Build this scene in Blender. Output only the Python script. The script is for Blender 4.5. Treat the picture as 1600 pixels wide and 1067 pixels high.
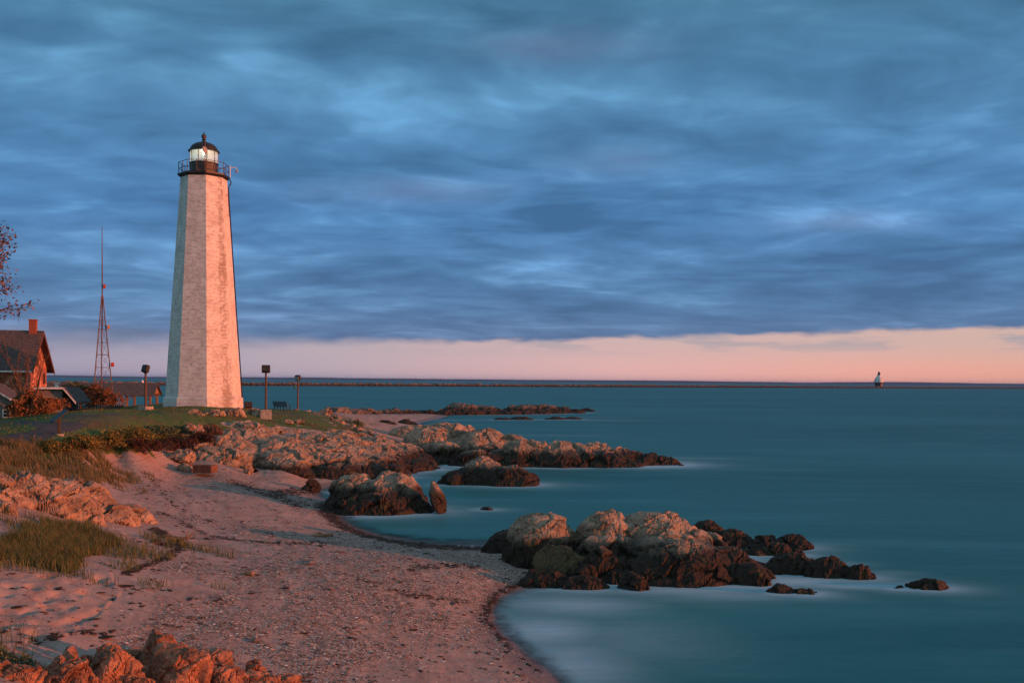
import bpy, bmesh, math, random
import numpy as np
from mathutils import Vector, Matrix, Euler
for o in list(bpy.data.objects): bpy.data.objects.remove(o)
SC = bpy.context.scene
COL = SC.collection
R = math.radians
random.seed(7)

# ------------------------------------------------------------------ camera
FPX = 1556.0                      # focal length in pixels of a 1600 px wide frame
H = 6.2                           # eye height above the water
cd = bpy.data.cameras.new('camera'); cam = bpy.data.objects.new('camera', cd); COL.objects.link(cam)
cd.sensor_width = 36.0; cd.lens = FPX * 36.0 / 1600.0
cd.clip_start = 0.1; cd.clip_end = 80000
PITCH, ROLL, SHIFT = R(-1.5), R(-0.52), 0.0644
cd.shift_y = SHIFT
CM = (Matrix.Rotation(R(90) + PITCH, 3, 'X') @ Matrix.Rotation(-ROLL, 3, 'Z'))
cam.matrix_world = Matrix.Translation((0, 0, H)) @ CM.to_4x4()
SC.camera = cam
RM = np.array(CM)

# ------------------------------------------------------------------ world, sun, exposure
SUN_EL, SUN_AZ = R(5.0), R(-11.5)          # azimuth counter-clockwise from +X
sd = Vector((math.cos(SUN_EL) * math.cos(SUN_AZ), math.cos(SUN_EL) * math.sin(SUN_AZ), math.sin(SUN_EL)))
sl = bpy.data.lights.new('sun', 'SUN'); so = bpy.data.objects.new('sun', sl); COL.objects.link(so)
so.rotation_euler = sd.to_track_quat('Z', 'Y').to_euler()
so.location = (60, -20, 40)
sl.energy = 5.0; sl.angle = R(0.6); sl.color = (1.0, 0.225, 0.075)
SC.view_settings.view_transform = 'Standard'; SC.view_settings.look = 'None'
SC.view_settings.exposure = 0.12; SC.view_settings.gamma = 1.0; SC.view_settings.use_curve_mapping = False
SC.cycles.max_bounces = 6; SC.cycles.volume_bounces = 0; SC.cycles.transparent_max_bounces = 16


class NG:
    """small helper for building node graphs"""
    def __init__(s, tree):
        s.t = tree; s.n = tree.nodes; s.l = tree.links
    def new(s, typ, **kw):
        nd = s.n.new(typ)
        for k, v in kw.items(): setattr(nd, k, v)
        return nd
    def put(s, sock, v):
        if v is None: return
        if isinstance(v, bpy.types.NodeSocket): s.l.new(v, sock)
        elif isinstance(v, (tuple, list)) and len(v) == 3 and sock.type == 'RGBA': sock.default_value = (*v, 1)
        else: sock.default_value = v
    def math(s, op, a, b=None, c=None, clamp=False):
        nd = s.new('ShaderNodeMath', operation=op, use_clamp=clamp)
        for i, v in enumerate((a, b, c)): s.put(nd.inputs[i], v)
        return nd.outputs[0]
    def vmath(s, op, a, b=None):
        nd = s.new('ShaderNodeVectorMath', operation=op)
        s.put(nd.inputs[0], a); s.put(nd.inputs[1], b)
        return nd.outputs['Value'] if op in ('DOT_PRODUCT', 'LENGTH') else nd.outputs[0]
    def mix(s, f, a, b, blend='MIX'):
        nd = s.new('ShaderNodeMix', data_type='RGBA', blend_type=blend)
        s.put(nd.inputs[0], f); s.put(nd.inputs[6], a); s.put(nd.inputs[7], b)
        return nd.outputs[2]
    def step(s, v, lo, hi, a=0.0, b=1.0):
        nd = s.new('ShaderNodeMapRange', interpolation_type='SMOOTHSTEP')
        for i, x in enumerate((v, lo, hi, a, b)): s.put(nd.inputs[i], x)
        return nd.outputs[0]
    def lin(s, v, lo, hi, a=0.0, b=1.0):
        nd = s.new('ShaderNodeMapRange')
        for i, x in enumerate((v, lo, hi, a, b)): s.put(nd.inputs[i], x)
        return nd.outputs[0]
    def noise(s, vec, scale, detail=4, rough=.55, dist=0.0, out=0):
        nd = s.new('ShaderNodeTexNoise')
        s.put(nd.inputs['Vector'], vec); nd.inputs['Scale'].default_value = scale
        nd.inputs['Detail'].default_value = detail; nd.inputs['Roughness'].default_value = rough
        nd.inputs['Distortion'].default_value = dist
        return nd.outputs[out]
    def voro(s, vec, scale, feature='F1', out='Distance', rnd=1.0):
        nd = s.new('ShaderNodeTexVoronoi', feature=feature)
        s.put(nd.inputs['Vector'], vec); nd.inputs['Scale'].default_value = scale
        nd.inputs['Randomness'].default_value = rnd
        return nd.outputs[out]
    def ramp(s, v, stops):
        nd = s.new('ShaderNodeValToRGB'); cr = nd.color_ramp
        while len(cr.elements) < len(stops): cr.elements.new(0.5)
        for e, (p, c) in zip(cr.elements, stops): e.position = p; e.color = (*c, 1)
        s.put(nd.inputs[0], v); return nd.outputs[0]
    def xyz(s, x, y, z):
        nd = s.new('ShaderNodeCombineXYZ')
        for i, v in enumerate((x, y, z)): s.put(nd.inputs[i], v)
        return nd.outputs[0]
    def sep(s, v):
        nd = s.new('ShaderNodeSeparateXYZ'); s.put(nd.inputs[0], v); return nd.outputs
    def mapping(s, v, scale=(1, 1, 1), rot=(0, 0, 0)):
        nd = s.new('ShaderNodeMapping'); s.put(nd.inputs[0], v)
        nd.inputs['Scale'].default_value = scale; nd.inputs['Rotation'].default_value = rot
        return nd.outputs[0]
    def bump(s, h, strength, dist, normal=None):
        nd = s.new('ShaderNodeBump'); nd.inputs['Strength'].default_value = strength
        nd.inputs['Distance'].default_value = dist; s.put(nd.inputs['Height'], h)
        if normal is not None: s.put(nd.inputs['Normal'], normal)
        return nd.outputs[0]
    def attr(s, name):
        nd = s.new('ShaderNodeAttribute'); nd.attribute_name = name; return nd.outputs['Fac']


W = bpy.data.worlds.new('World'); SC.world = W; W.use_nodes = True
W.node_tree.nodes.clear()
g = NG(W.node_tree)
dirv = g.new('ShaderNodeTexCoord').outputs['Generated']
dx, dy, dz = g.sep(dirv)
sky = g.new('ShaderNodeTexSky', sky_type='NISHITA')
sky.sun_disc = False; sky.sun_elevation = SUN_EL
sky.sun_rotation = R(90) - SUN_AZ
sky.dust_density = 2.0
zc = g.math('MAXIMUM', dz, 0.0)
den = g.math('ADD', zc, 0.11)
cx = g.math('DIVIDE', dx, den); cy = g.math('DIVIDE', dy, den)
cv = g.xyz(cx, cy, 0.0)
warp = g.noise(g.mapping(cv, (.8, 1.2, 1)), 1.1, 3, .5, out=1)
sc_ = g.vmath('SCALE', g.vmath('SUBTRACT', warp, (.5, .5, .5)), None); sc_.node.inputs['Scale'].default_value = .55
cvw = g.vmath('ADD', cv, sc_)
n1 = g.noise(g.mapping(cvw, (1.2, 1.55, 1), (0, 0, R(5))), 1.0, 4, .5, .2)          # big banks
n2 = g.noise(g.mapping(cvw, (1.5, 1.6, 1), (0, 0, R(-8))), 2.3, 4, .5, .3)
n4 = g.noise(g.mapping(cvw, (1.2, 2.4, 1), (0, 0, R(3))), 4.2, 4, .55, .2)          # billows
n3 = g.noise(g.mapping(cv, (.5, .8, 1)), .55, 2, .5)                                # broad patches
cval = g.math('ADD', g.math('MULTIPLY', n1, .54), g.math('MULTIPLY', n2, .35)); cval = g.math('ADD', cval, g.math('MULTIPLY', n4, .11))
# thinner and thicker places in the cloud deck, by direction
su = g.math('DIVIDE', dx, g.math('MAXIMUM', dy, .05)); sv_ = g.math('DIVIDE', dz, g.math('MAXIMUM', dy, .05))
def patch(px, py, sx, sy):
    a = g.math('MULTIPLY', g.math('SUBTRACT', su, (px - 800) / FPX), FPX / sx); b = g.math('MULTIPLY', g.math('SUBTRACT', sv_, (596 - py) / FPX), FPX / sy)
    return g.math('EXPONENT', g.math('MULTIPLY', g.math('ADD', g.math('MULTIPLY', a, a), g.math('MULTIPLY', b, b)), -1.0))
for px, py, sx, sy, a in [(395, 100, 70, 30, .10), (490, 172, 60, 22, .09), (760, 165, 170, 26, .06), (1190, 158, 120, 26, .08), (1500, 120, 180, 50, .05), (600, 210, 150, 35, .06), (170, 490, 230, 34, .07), (400, 495, 120, 26, .06),
                          (1300, 430, 380, 60, -.06), (800, 100, 150, 36, -.06), (100, 190, 160, 60, -.05), (900, 350, 320, 45, -.05), (430, 330, 200, 40, -.04), (330, 400, 260, 30, .04), (900, 430, 160, 26, .05), (1500, 300, 200, 40, .03)]:
    cval = g.math('ADD', cval, g.math('MULTIPLY', patch(px, py, sx, sy), a))
tone = g.ramp(cval, [(.35, (.56, .58, .62)), (.45, (.80, .82, .84)), (.52, (1.0, 1.0, 1.0)), (.58, (1.32, 1.27, 1.21)), (.68, (2.1, 1.95, 1.85))])
tone = g.mix(g.step(zc, .16, .03, 0, .45), tone, (1, 1, 1))
elev = g.ramp(g.math('MULTIPLY', zc, 2.0), [(.06, (.120, .178, .318)), (.15, (.096, .202, .375)), (.32, (.092, .242, .480)),
                                            (.50, (.084, .225, .415)), (.74, (.066, .185, .305)), (1.0, (.09, .18, .28))])
cloud = g.mix(1.0, elev, tone, 'MULTIPLY')
mv = g.math('ADD', patch(950, 245, 90, 26), patch(1320, 342, 120, 18)); mv = g.math('ADD', mv, patch(620, 300, 200, 22)); mv = g.math('ADD', mv, patch(880, 75, 150, 30))
cloud = g.mix(g.math('MULTIPLY', g.math('MULTIPLY', mv, g.step(n1, .35, .6)), .26, clamp=True), cloud, (.22, .22, .34))                  # faint mauve patches
# pale windy gap low on the left, above the bank edge
# open strip below the bank: mauve to the left, salmon to the right
az = g.lin(dx, -.55, .5)
hor = g.ramp(az, [(0, (.33, .31, .43)), (.35, (.50, .39, .44)), (.62, (.78, .44, .41)), (.85, (.88, .40, .31)), (1, (.82, .38, .28))])
horh = g.ramp(az, [(0, (.26, .29, .42)), (.35, (.46, .38, .42)), (.62, (.60, .42, .41)), (1, (.62, .42, .36))])
strip = g.mix(g.step(zc, .004, .045), hor, horh)
edge = g.math('ADD', g.math('MULTIPLY', dx, .026), .0405)
nE = g.noise(g.mapping(g.xyz(dx, dy, g.math('MULTIPLY', dz, 3.0)), (1, 1, 1)), 26, 4, .5)
edge = g.math('ADD', edge, g.math('MULTIPLY', g.math('SUBTRACT', nE, .5), .012))
soft = g.lin(dx, -.5, -.1, .030, .004)
cover = g.step(g.math('SUBTRACT', zc, edge), g.math('MULTIPLY', soft, -.6), soft)
wisp = g.noise(g.mapping(g.xyz(dx, dy, g.math('MULTIPLY', dz, 7.0)), (1, 1, 1)), 9, 5, .6)
strip = g.mix(g.math('MULTIPLY', g.step(wisp, .47, .62, 0, .8), g.step(zc, .022, .045)), strip, (.36, .33, .37))
front = g.mix(cover, strip, cloud)
# behind and above the viewer the cloud opens to the bright western sky
back = g.step(dy, .25, -.45)
up = g.step(dz, .40, .80)
opn = g.math('MAXIMUM', back, g.math('MULTIPLY', up, .75))
sdot = g.vmath('DOT_PRODUCT', dirv, tuple(sd))
glow = g.step(sdot, .35, 1.0)
nis = g.vmath('SCALE', sky.outputs[0], None); nis.node.inputs['Scale'].default_value = .06
west = g.mix(1.0, nis, (.17, .29, .36), 'ADD')
west = g.mix(g.math('MULTIPLY', glow, .35), west, (.6, .26, .16))
final = g.mix(opn, front, west)
bg = g.new('ShaderNodeBackground'); g.put(bg.inputs[0], final); bg.inputs[1].default_value = 1.0
wo = g.new('ShaderNodeOutputWorld'); g.l.new(bg.outputs[0], wo.inputs[0])

# ------------------------------------------------------------------ geometry helpers
def ray(px, py):
    d = RM @ np.array([(px - 800) / FPX, (533.5 - py) / FPX + SHIFT * 1600 / FPX, -1.0])
    return d
def at(px, py, z=0.0):
    d = ray(px, py); t = (z - H) / d[2]
    return Vector((d[0] * t, d[1] * t, z))
def atY(px, py, Y):
    d = ray(px, py); t = Y / d[1]
    return Vector((d[0] * t, Y, H + d[2] * t))
def proj(P):
    q = (np.asarray(P, float) - np.array([0, 0, H])) @ RM
    w = -q[..., 2]
    return 800 + FPX * q[..., 0] / w, 533.5 - FPX * (q[..., 1] / w - SHIFT * 1600 / FPX)

def tag(o, label=None, cat=None, group=None, kind=None):
    if label: o['label'] = label
    if cat: o['category'] = cat
    if group: o['group'] = group
    if kind: o['kind'] = kind
    return o
def empty(name, loc, label, cat, rz=0.0, group=None):
    o = bpy.data.objects.new(name, None); COL.objects.link(o)
    o.location = loc; o.rotation_euler = (0, 0, rz); o.empty_display_size = .3
    return tag(o, label, cat, group)
def npmesh(name, V, F, mat, parent=None, smooth=False, attrs=None, loc=None):
    me = bpy.data.meshes.new(name)
    V = np.asarray(V, np.float32); F = np.asarray(F, np.int32)
    k = F.shape[1]
    me.vertices.add(len(V)); me.vertices.foreach_set('co', V.ravel())
    me.loops.add(F.size); me.loops.foreach_set('vertex_index', F.ravel())
    me.polygons.add(len(F)); me.polygons.foreach_set('loop_start', np.arange(0, F.size, k, dtype=np.int32))
    me.polygons.foreach_set('loop_total', np.full(len(F), k, np.int32))
    me.polygons.foreach_set('use_smooth', np.full(len(F), smooth, bool))
    for nm, a in (attrs or {}).items():
        at_ = me.attributes.new(nm, 'FLOAT', 'POINT'); at_.data.foreach_set('value', np.asarray(a, np.float32))
    me.update(calc_edges=True); me.validate()
    me.materials.append(mat)
    o = bpy.data.objects.new(name, me); COL.objects.link(o)
    if parent: o.parent = parent
    if loc is not None: o.location = loc
    return o


class MB:
    """collects boxes, tubes, lathes and polygons and links them as ONE mesh"""
    def __init__(s): s.v = []; s.f = []; s.uv = {}
    def add(s, vs, fs):
        b = len(s.v); s.v += [Vector(v) for v in vs]; s.f += [[b + i for i in f] for f in fs]; return s
    def box(s, c, size, M=None, taper=1.0):
        x, y, z = size[0] / 2, size[1] / 2, size[2] / 2
        vs = [Vector((sx * x * (taper if sz > 0 else 1), sy * y * (taper if sz > 0 else 1), sz * z)) for sz in (-1, 1) for sy in (-1, 1) for sx in (-1, 1)]
        if M is not None: vs = [M @ v for v in vs]
        c = Vector(c)
        return s.add([v + c for v in vs], [(0, 2, 3, 1), (4, 5, 7, 6), (0, 1, 5, 4), (2, 6, 7, 3), (0, 4, 6, 2), (1, 3, 7, 5)])
    def tube(s, pts, r, n=8, cap=True):
        pts = [Vector(p) for p in pts]; rs = r if isinstance(r, (list, tuple)) else [r] * len(pts)
        vs = []; fs = []
        for i, p in enumerate(pts):
            t = (pts[min(i + 1, len(pts) - 1)] - pts[max(i - 1, 0)]).normalized()
            a = t.orthogonal().normalized() if i == 0 else (pa - t * pa.dot(t)).normalized()
            pa = a; b = t.cross(a)
            for k in range(n):
                an = 2 * math.pi * k / n
                vs.append(p + (a * math.cos(an) + b * math.sin(an)) * rs[i])
        for i in range(len(pts) - 1):
            for k in range(n):
                fs.append((i * n + k, i * n + (k + 1) % n, (i + 1) * n + (k + 1) % n, (i + 1) * n + k))
        if cap:
            fs.append(tuple(range(n - 1, -1, -1))); fs.append(tuple((len(pts) - 1) * n + k for k in range(n)))
        return s.add(vs, fs)
    def lathe(s, prof, n=32, c=(0, 0, 0), ang=0.0, cap=True):
        vs = []; fs = []; c = Vector(c)
        for r, z in prof:
            for k in range(n):
                a = ang + 2 * math.pi * k / n
                vs.append(c + Vector((r * math.cos(a), r * math.sin(a), z)))
        for i in range(len(prof) - 1):
            for k in range(n):
                fs.append((i * n + k, i * n + (k + 1) % n, (i + 1) * n + (k + 1) % n, (i + 1) * n + k))
        if cap:
            fs.append(tuple(range(n - 1, -1, -1))); fs.append(tuple((len(prof) - 1) * n + k for k in range(n)))
        return s.add(vs, fs)
    def prism(s, poly, ext):
        n = len(poly); e = Vector(ext); p = [Vector(q) for q in poly]
        return s.add(p + [q + e for q in p], [tuple(range(n - 1, -1, -1)), tuple(range(n, 2 * n))] +
                     [(i, (i + 1) % n, n + (i + 1) % n, n + i) for i in range(n)])
    def build(s, name, mat, parent=None, smooth=False, loc=None, bevel=0.0):
        me = bpy.data.meshes.new(name); me.from_pydata([tuple(v) for v in s.v], [], s.f)
        bm = bmesh.new(); bm.from_mesh(me); bmesh.ops.recalc_face_normals(bm, faces=bm.faces)
        if bevel: bmesh.ops.bevel(bm, geom=list(bm.edges), offset=bevel, segments=1, affect='EDGES', clamp_overlap=True)
        if smooth:
            for f in bm.faces: f.smooth = True
        bm.to_mesh(me); bm.free()
        if smooth: me.set_sharp_from_angle(angle=R(35))
        me.materials.append(mat)
        o = bpy.data.objects.new(name, me); COL.objects.link(o)
        if parent: o.parent = parent
        if loc is not None: o.location = loc
        return o

# ---- numpy noise
def h3(ix, iy, iz, seed=0):
    n = (ix.astype(np.int64) * 73856093) ^ (iy.astype(np.int64) * 19349663) ^ (iz.astype(np.int64) * 83492791) ^ (seed * 2654435 + 1013)
    n = (n & 0xffffffff).astype(np.uint64)
    n = ((n ^ (n >> np.uint64(15))) * np.uint64(0x2c1b3c6d)) & np.uint64(0xffffffff)
    n = ((n ^ (n >> np.uint64(12))) * np.uint64(0x297a2d39)) & np.uint64(0xffffffff)
    n = n ^ (n >> np.uint64(15))
    return n.astype(np.float64) / 4294967296.0
def vnoise(P, seed=0):
    i = np.floor(P).astype(np.int64); f = P - i; f = f * f * f * (f * (f * 6 - 15) + 10)
    out = 0
    for a in (0, 1):
        wx = f[:, 0] if a else 1 - f[:, 0]
        for b in (0, 1):
            wy = f[:, 1] if b else 1 - f[:, 1]
            for c in (0, 1):
                wz = f[:, 2] if c else 1 - f[:, 2]
                out = out + h3(i[:, 0] + a, i[:, 1] + b, i[:, 2] + c, seed) * wx * wy * wz
    return out * 2 - 1
def fbm(P, octv=4, seed=0, gain=.5):
    s = 0; a = 1.0
    for k in range(octv): s = s + a * vnoise(P * 2 ** k + 17.3 * k, seed + k); a *= gain
    return s
def facet(P, seed=0):
    """tilted plane per Worley cell: broken bedrock"""
    b = np.floor(P - .5).astype(np.int64)
    best = np.full(len(P), 1e9); sec = np.full(len(P), 1e9); val = np.zeros(len(P))
    for a in (0, 1):
        for bb in (0, 1):
            for c in (0, 1):
                ix, iy, iz = b[:, 0] + a, b[:, 1] + bb, b[:, 2] + c
                d = np.stack([P[:, 0] - ix - .5 - (h3(ix, iy, iz, seed) - .5) * .9, P[:, 1] - iy - .5 - (h3(ix, iy, iz, seed + 1) - .5) * .9,
                              P[:, 2] - iz - .5 - (h3(ix, iy, iz, seed + 2) - .5) * .9], 1)
                q = (d * d).sum(1)
                v = (h3(ix, iy, iz, seed + 3) - .5) * .42
                for k in range(3): v = v + d[:, k] * (h3(ix, iy, iz, seed + 4 + k) - .5) * .95
                m = q < best
                sec = np.where(m, best, np.minimum(sec, q)); val = np.where(m, v, val); best = np.where(m, q, best)
    crack = np.clip((np.sqrt(sec) - np.sqrt(best)) / .10, 0, 1)
    return val - .20 * (1 - crack)
def fracture(P, s, seed=0, amp=1.0):
    """world-space displacement of fractured, tilted strata with main block size s"""
    A = R(32); T = np.array([[math.cos(A), 0, math.sin(A)], [0, 1, 0], [-math.sin(A), 0, math.cos(A)]])
    Q = P @ T.T + .18 * s * np.stack([fbm(P / s * 1.3, 2, 40), fbm(P / s * 1.3, 2, 50), fbm(P / s * 1.3, 2, 60)], 1)
    D = Q / np.array([s, s * 1.2, s * .62])
    return amp * (.40 * s * facet(D, seed) + .15 * s * facet(D * 2.5 + 5.1, seed + 20) + .05 * s * facet(D * 6.0 + 1.7, seed + 40)
                  + .014 * s * fbm(P / s * 3.0, 4, seed + 60, .6))

# ---- terrain heights: thin-plate spline through surveyed points
CP = []
def c(px, py, z): p = at(px, py, z); CP.append((p.x, p.y, z))
def cY(px, Y, z):
    d = ray(px, 600); CP.append((d[0] / d[1] * Y, Y, z))
for q in [(870, 1067, 0), (832, 1035, 0), (795, 1000, 0), (768, 960, 0), (775, 935, 0), (812, 918, 0), (870, 908, .02),
          (1000, 1000, -.9), (1000, 1067, -.7), (1200, 1000, -1.8), (900, 1000, -.38), (925, 1067, -.2), (860, 945, -.25), (1400, 950, -2.3), (1550, 1067, -2.4), (1000, 945, -.5), (1150, 935, -1),
          (700, 1000, .28), (600, 1000, .6), (500, 1000, .9), (400, 1000, 1.1), (300, 1000, 1.3), (200, 1000, 1.5), (100, 1000, 1.8), (0, 1000, 2.05), (-200, 1000, 2.5), (-500, 1000, 3),
          (760, 1067, .3), (650, 1067, .62), (500, 1067, .95), (350, 1067, 1.25), (200, 1067, 1.6), (0, 1067, 2.2), (-250, 1067, 2.8),
          (780, 872, .28), (840, 875, .22), (720, 895, .38), (700, 866, .33), (600, 875, .72), (500, 880, 1.0), (400, 880, 1.2), (300, 880, 1.45), (200, 880, 1.75), (100, 870, 2.05), (0, 870, 2.3), (-250, 870, 2.8),
          (755, 853, 0), (690, 851, 0), (640, 846, 0), (575, 833, 0), (538, 817, 0), (524, 803, 0), (650, 812, -.4), (720, 822, -.35), (600, 805, -.35), (750, 790, -.9), (900, 790, -1.3), (820, 840, -.1), (1000, 850, -.8), (1100, 780, -2),
          (590, 855, .42), (500, 840, .5), (420, 830, .75), (330, 820, 1.05), (240, 812, 1.4), (150, 800, 1.9), (50, 790, 2.5), (0, 780, 2.8), (-250, 770, 3.2),
          (460, 800, .40), (380, 790, .75), (300, 780, 1.1), (220, 770, 1.5), (170, 745, 1.75), (100, 735, 2.5), (30, 725, 2.9), (-100, 720, 3.2),
          (503, 778, -.03), (470, 768, .2), (420, 762, .45), (350, 748, .85), (300, 737, 1.1), (250, 730, 1.4), (185, 728, 1.75),
          (545, 790, -.02), (580, 760, -.05), (640, 748, -.3), (700, 738, -.35), (480, 745, .32), (550, 750, .1), (760, 770, -.8), (300, 720, 1.35), (400, 726, .95), (500, 743, .42),
          (250, 700, 2.2), (200, 690, 2.9), (140, 700, 3.0), (60, 700, 3.2), (310, 690, 2.4), (380, 672, 2.8), (450, 672, 2.6), (540, 678, 2.1), (600, 692, 1.5), (645, 705, .9), (690, 724, .05), (560, 716, 1.2), (450, 700, 1.9), (630, 715, .7), (600, 738, .1), (640, 734, .02),
          (92, 682, 3.47), (0, 690, 3.5), (0, 665, 3.5), (150, 665, 3.6), (60, 650, 3.25), (200, 655, 3.75), (260, 645, 3.95), (318, 635, 4.02), (380, 640, 3.8), (300, 662, 3.3), (415, 648, 3.34), (440, 642, 3.35), (470, 655, 3.1), (503, 648, 2.8), (545, 668, 2.4), (228, 644, 3.8), (140, 641, 3.5),
          (560, 653, 1.4), (620, 658, .5), (650, 661, 0), (600, 668, .7), (640, 690, .35), (575, 668, 1.1), (690, 690, .3), (700, 672, -.2), (760, 668, -.7), (650, 722, .3), (720, 722, -.02),
          (520, 644, 1.9), (600, 646, .8), (660, 647, .3), (760, 646, -.2), (860, 645, -.4), (780, 657, -.8), (900, 655, -1.2), (1000, 700, -2.5), (900, 715, -.8), (800, 705, -.3), (1060, 728, -1.6), (1000, 640, -2.5), (1200, 660, -3), (1400, 800, -3)]: c(*q)
for q in [(-500, 60, 3.5), (-500, 90, 3.3), (-150, 90, 3.1), (0, 95, 3.0), (100, 100, 3.0), (200, 105, 3.0), (300, 100, 3.6), (380, 95, 3.3), (470, 100, 3.1), (200, 130, 1.8), (0, 130, 1.8), (350, 125, 1.6), (-300, 130, 1.8), (450, 120, 2.2),
          (200, 165, -.6), (0, 170, -.6), (400, 170, -.6), (-400, 170, -.5), (500, 185, -.8), (650, 260, -1.5), (300, 260, -2), (0, 260, -2), (-400, 260, -2), (900, 270, -2.5), (1200, 40, -2.5), (1500, 30, -2.6), (1000, 12, -.8), (600, 9, .9), (200, 9, 2.2), (-300, 9, 3.2), (-800, 20, 3.4)]: cY(*q)
CPA = np.array(CP)
def uv_(x, y): return np.stack([3.0 * x / y, np.log(y)], -1)
_cu = uv_(CPA[:, 0], CPA[:, 1])
def _k(d2): return np.where(d2 > 1e-12, .5 * d2 * np.log(np.maximum(d2, 1e-12)), 0)
_n = len(CPA); _A = np.zeros((_n + 3, _n + 3)); _d2 = ((_cu[:, None] - _cu[None]) ** 2).sum(-1)
_A[:_n, :_n] = _k(_d2) + 2e-3 * np.eye(_n); _P = np.concatenate([np.ones((_n, 1)), _cu], 1); _A[:_n, _n:] = _P; _A[_n:, :_n] = _P.T
_w = np.linalg.solve(_A, np.concatenate([CPA[:, 2], np.zeros(3)]))
def TZ(x, y):
    x = np.atleast_1d(np.asarray(x, float)); y = np.atleast_1d(np.asarray(y, float)); out = np.empty(len(x))
    for i in range(0, len(x), 40000):
        q = uv_(x[i:i + 40000], y[i:i + 40000])
        d2 = ((q ** 2).sum(1)[:, None] + (_cu ** 2).sum(1)[None] - 2 * q @ _cu.T)
        out[i:i + 40000] = _k(np.maximum(d2, 0)) @ _w[:_n] + _w[_n] + q @ _w[_n + 1:]
    return np.clip(out, -3.5, 5)
def tz(x, y): return float(TZ([x], [y])[0])
def ground(px, Y):
    d = ray(px, 600); x = d[0] / d[1] * Y
    return Vector((x, Y, tz(x, Y)))
def inpoly(px, py, poly):
    ins = np.zeros(len(px), bool); n = len(poly)
    for i in range(n):
        x0, y0 = poly[i]; x1, y1 = poly[(i + 1) % n]
        cnd = ((y0 > py) != (y1 > py)) & (px < (x1 - x0) * (py - y0) / (y1 - y0 + 1e-9) + x0)
        ins ^= cnd
    return ins
def dline(px, py, pts, sx=1.0, sy=1.0):
    best = np.full(len(px), 1e9)
    for (x0, y0), (x1, y1) in zip(pts[:-1], pts[1:]):
        ex, ey = (x1 - x0) * sx, (y1 - y0) * sy; qx, qy = (px - x0) * sx, (py - y0) * sy
        t = np.clip((qx * ex + qy * ey) / (ex * ex + ey * ey), 0, 1)
        best = np.minimum(best, np.hypot(qx - t * ex, qy - t * ey))
    return best

# ------------------------------------------------------------------ materials
def material(name):
    m = bpy.data.materials.new(name); m.use_nodes = True
    m.node_tree.nodes.clear(); g = NG(m.node_tree)
    b = g.new('ShaderNodeBsdfPrincipled'); o = g.new('ShaderNodeOutputMaterial'); g.l.new(b.outputs[0], o.inputs[0])
    g.b = b; g.o = o; g.m = m
    return m, g
def simple(name, col, rough=.7, metal=0.0, var=.25, scale=6.0, bump=.0, col2=None, spec=.3):
    m, g = material(name)
    v = g.new('ShaderNodeTexCoord').outputs['Object']
    n = g.noise(v, scale, 5, .6)
    c2 = col2 or tuple(x * (1 - var) * .8 for x in col)
    g.put(g.b.inputs['Base Color'], g.mix(g.step(n, .35, .68), col, c2))
    g.b.inputs['Roughness'].default_value = rough; g.b.inputs['Metallic'].default_value = metal
    g.b.inputs['Specular IOR Level'].default_value = spec
    if bump: g.put(g.b.inputs['Normal'], g.bump(g.noise(v, scale * 3, 5, .65), bump, .02))
    return m

def m_rock(name, dry=(.36, .275, .205), dry2=(.185, .14, .105), lim=(.55, 1.0), wet=(.022, .016, .012), scale=1.0):
    m, g = material(name)
    pos = g.new('ShaderNodeNewGeometry').outputs['Position']
    z = g.sep(pos)[2]
    n = g.noise(pos, 1.1 * scale, 6, .62); nf = g.noise(pos, 7 * scale, 6, .7); sp = g.noise(pos, 34 * scale, 3, .6)
    strat = g.noise(g.mapping(pos, (1.2, .9, 5.0), (0, R(32), 0)), 1.0 * scale, 5, .6)
    cr = g.voro(g.vmath('ADD', pos, g.vmath('SCALE', g.noise(pos, 2.5 * scale, 3, out=1), None)), 1.3 * scale, 'DISTANCE_TO_EDGE')
    cc = g.mix(g.step(n, .38, .62), dry, dry2)
    cc = g.mix(g.step(strat, .50, .66, 0, .55), cc, tuple(x * 1.25 for x in dry))
    cc = g.mix(g.step(nf, .52, .72, 0, .65), cc, tuple(x * .45 for x in dry2))
    cc = g.mix(g.step(sp, .58, .70, 0, .5), cc, (.48, .44, .38))
    cc = g.mix(g.step(cr, .04, .0, 0, .85), cc, (.03, .024, .02))
    # tide band: bare brown rock, then dark weed below
    zz = g.math('ADD', z, g.math('MULTIPLY', g.math('SUBTRACT', n, .5), 1.1))
    zz = g.math('ADD', zz, g.math('MULTIPLY', g.math('SUBTRACT', nf, .5), .35))
    weed = g.mix(g.step(nf, .45, .66), wet, (.048, .028, .016))
    weed = g.mix(g.step(g.noise(pos, 2.3, 3, .5), .60, .70, 0, .55), weed, (.055, .062, .018))
    tide = g.step(zz, lim[1], lim[0])
    cc = g.mix(tide, cc, weed)
    g.put(g.b.inputs['Base Color'], cc)
    g.put(g.b.inputs['Roughness'], g.lin(tide, 0, 1, .85, .62)); g.b.inputs['Specular IOR Level'].default_value = .25
    hgt = g.math('ADD', g.math('MULTIPLY', nf, 1.0), g.math('MULTIPLY', sp, .35))
    hgt = g.math('ADD', hgt, g.math('MULTIPLY', strat, .8))
    g.put(g.b.inputs['Normal'], g.bump(hgt, .6, .08 / scale))
    return m

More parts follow.
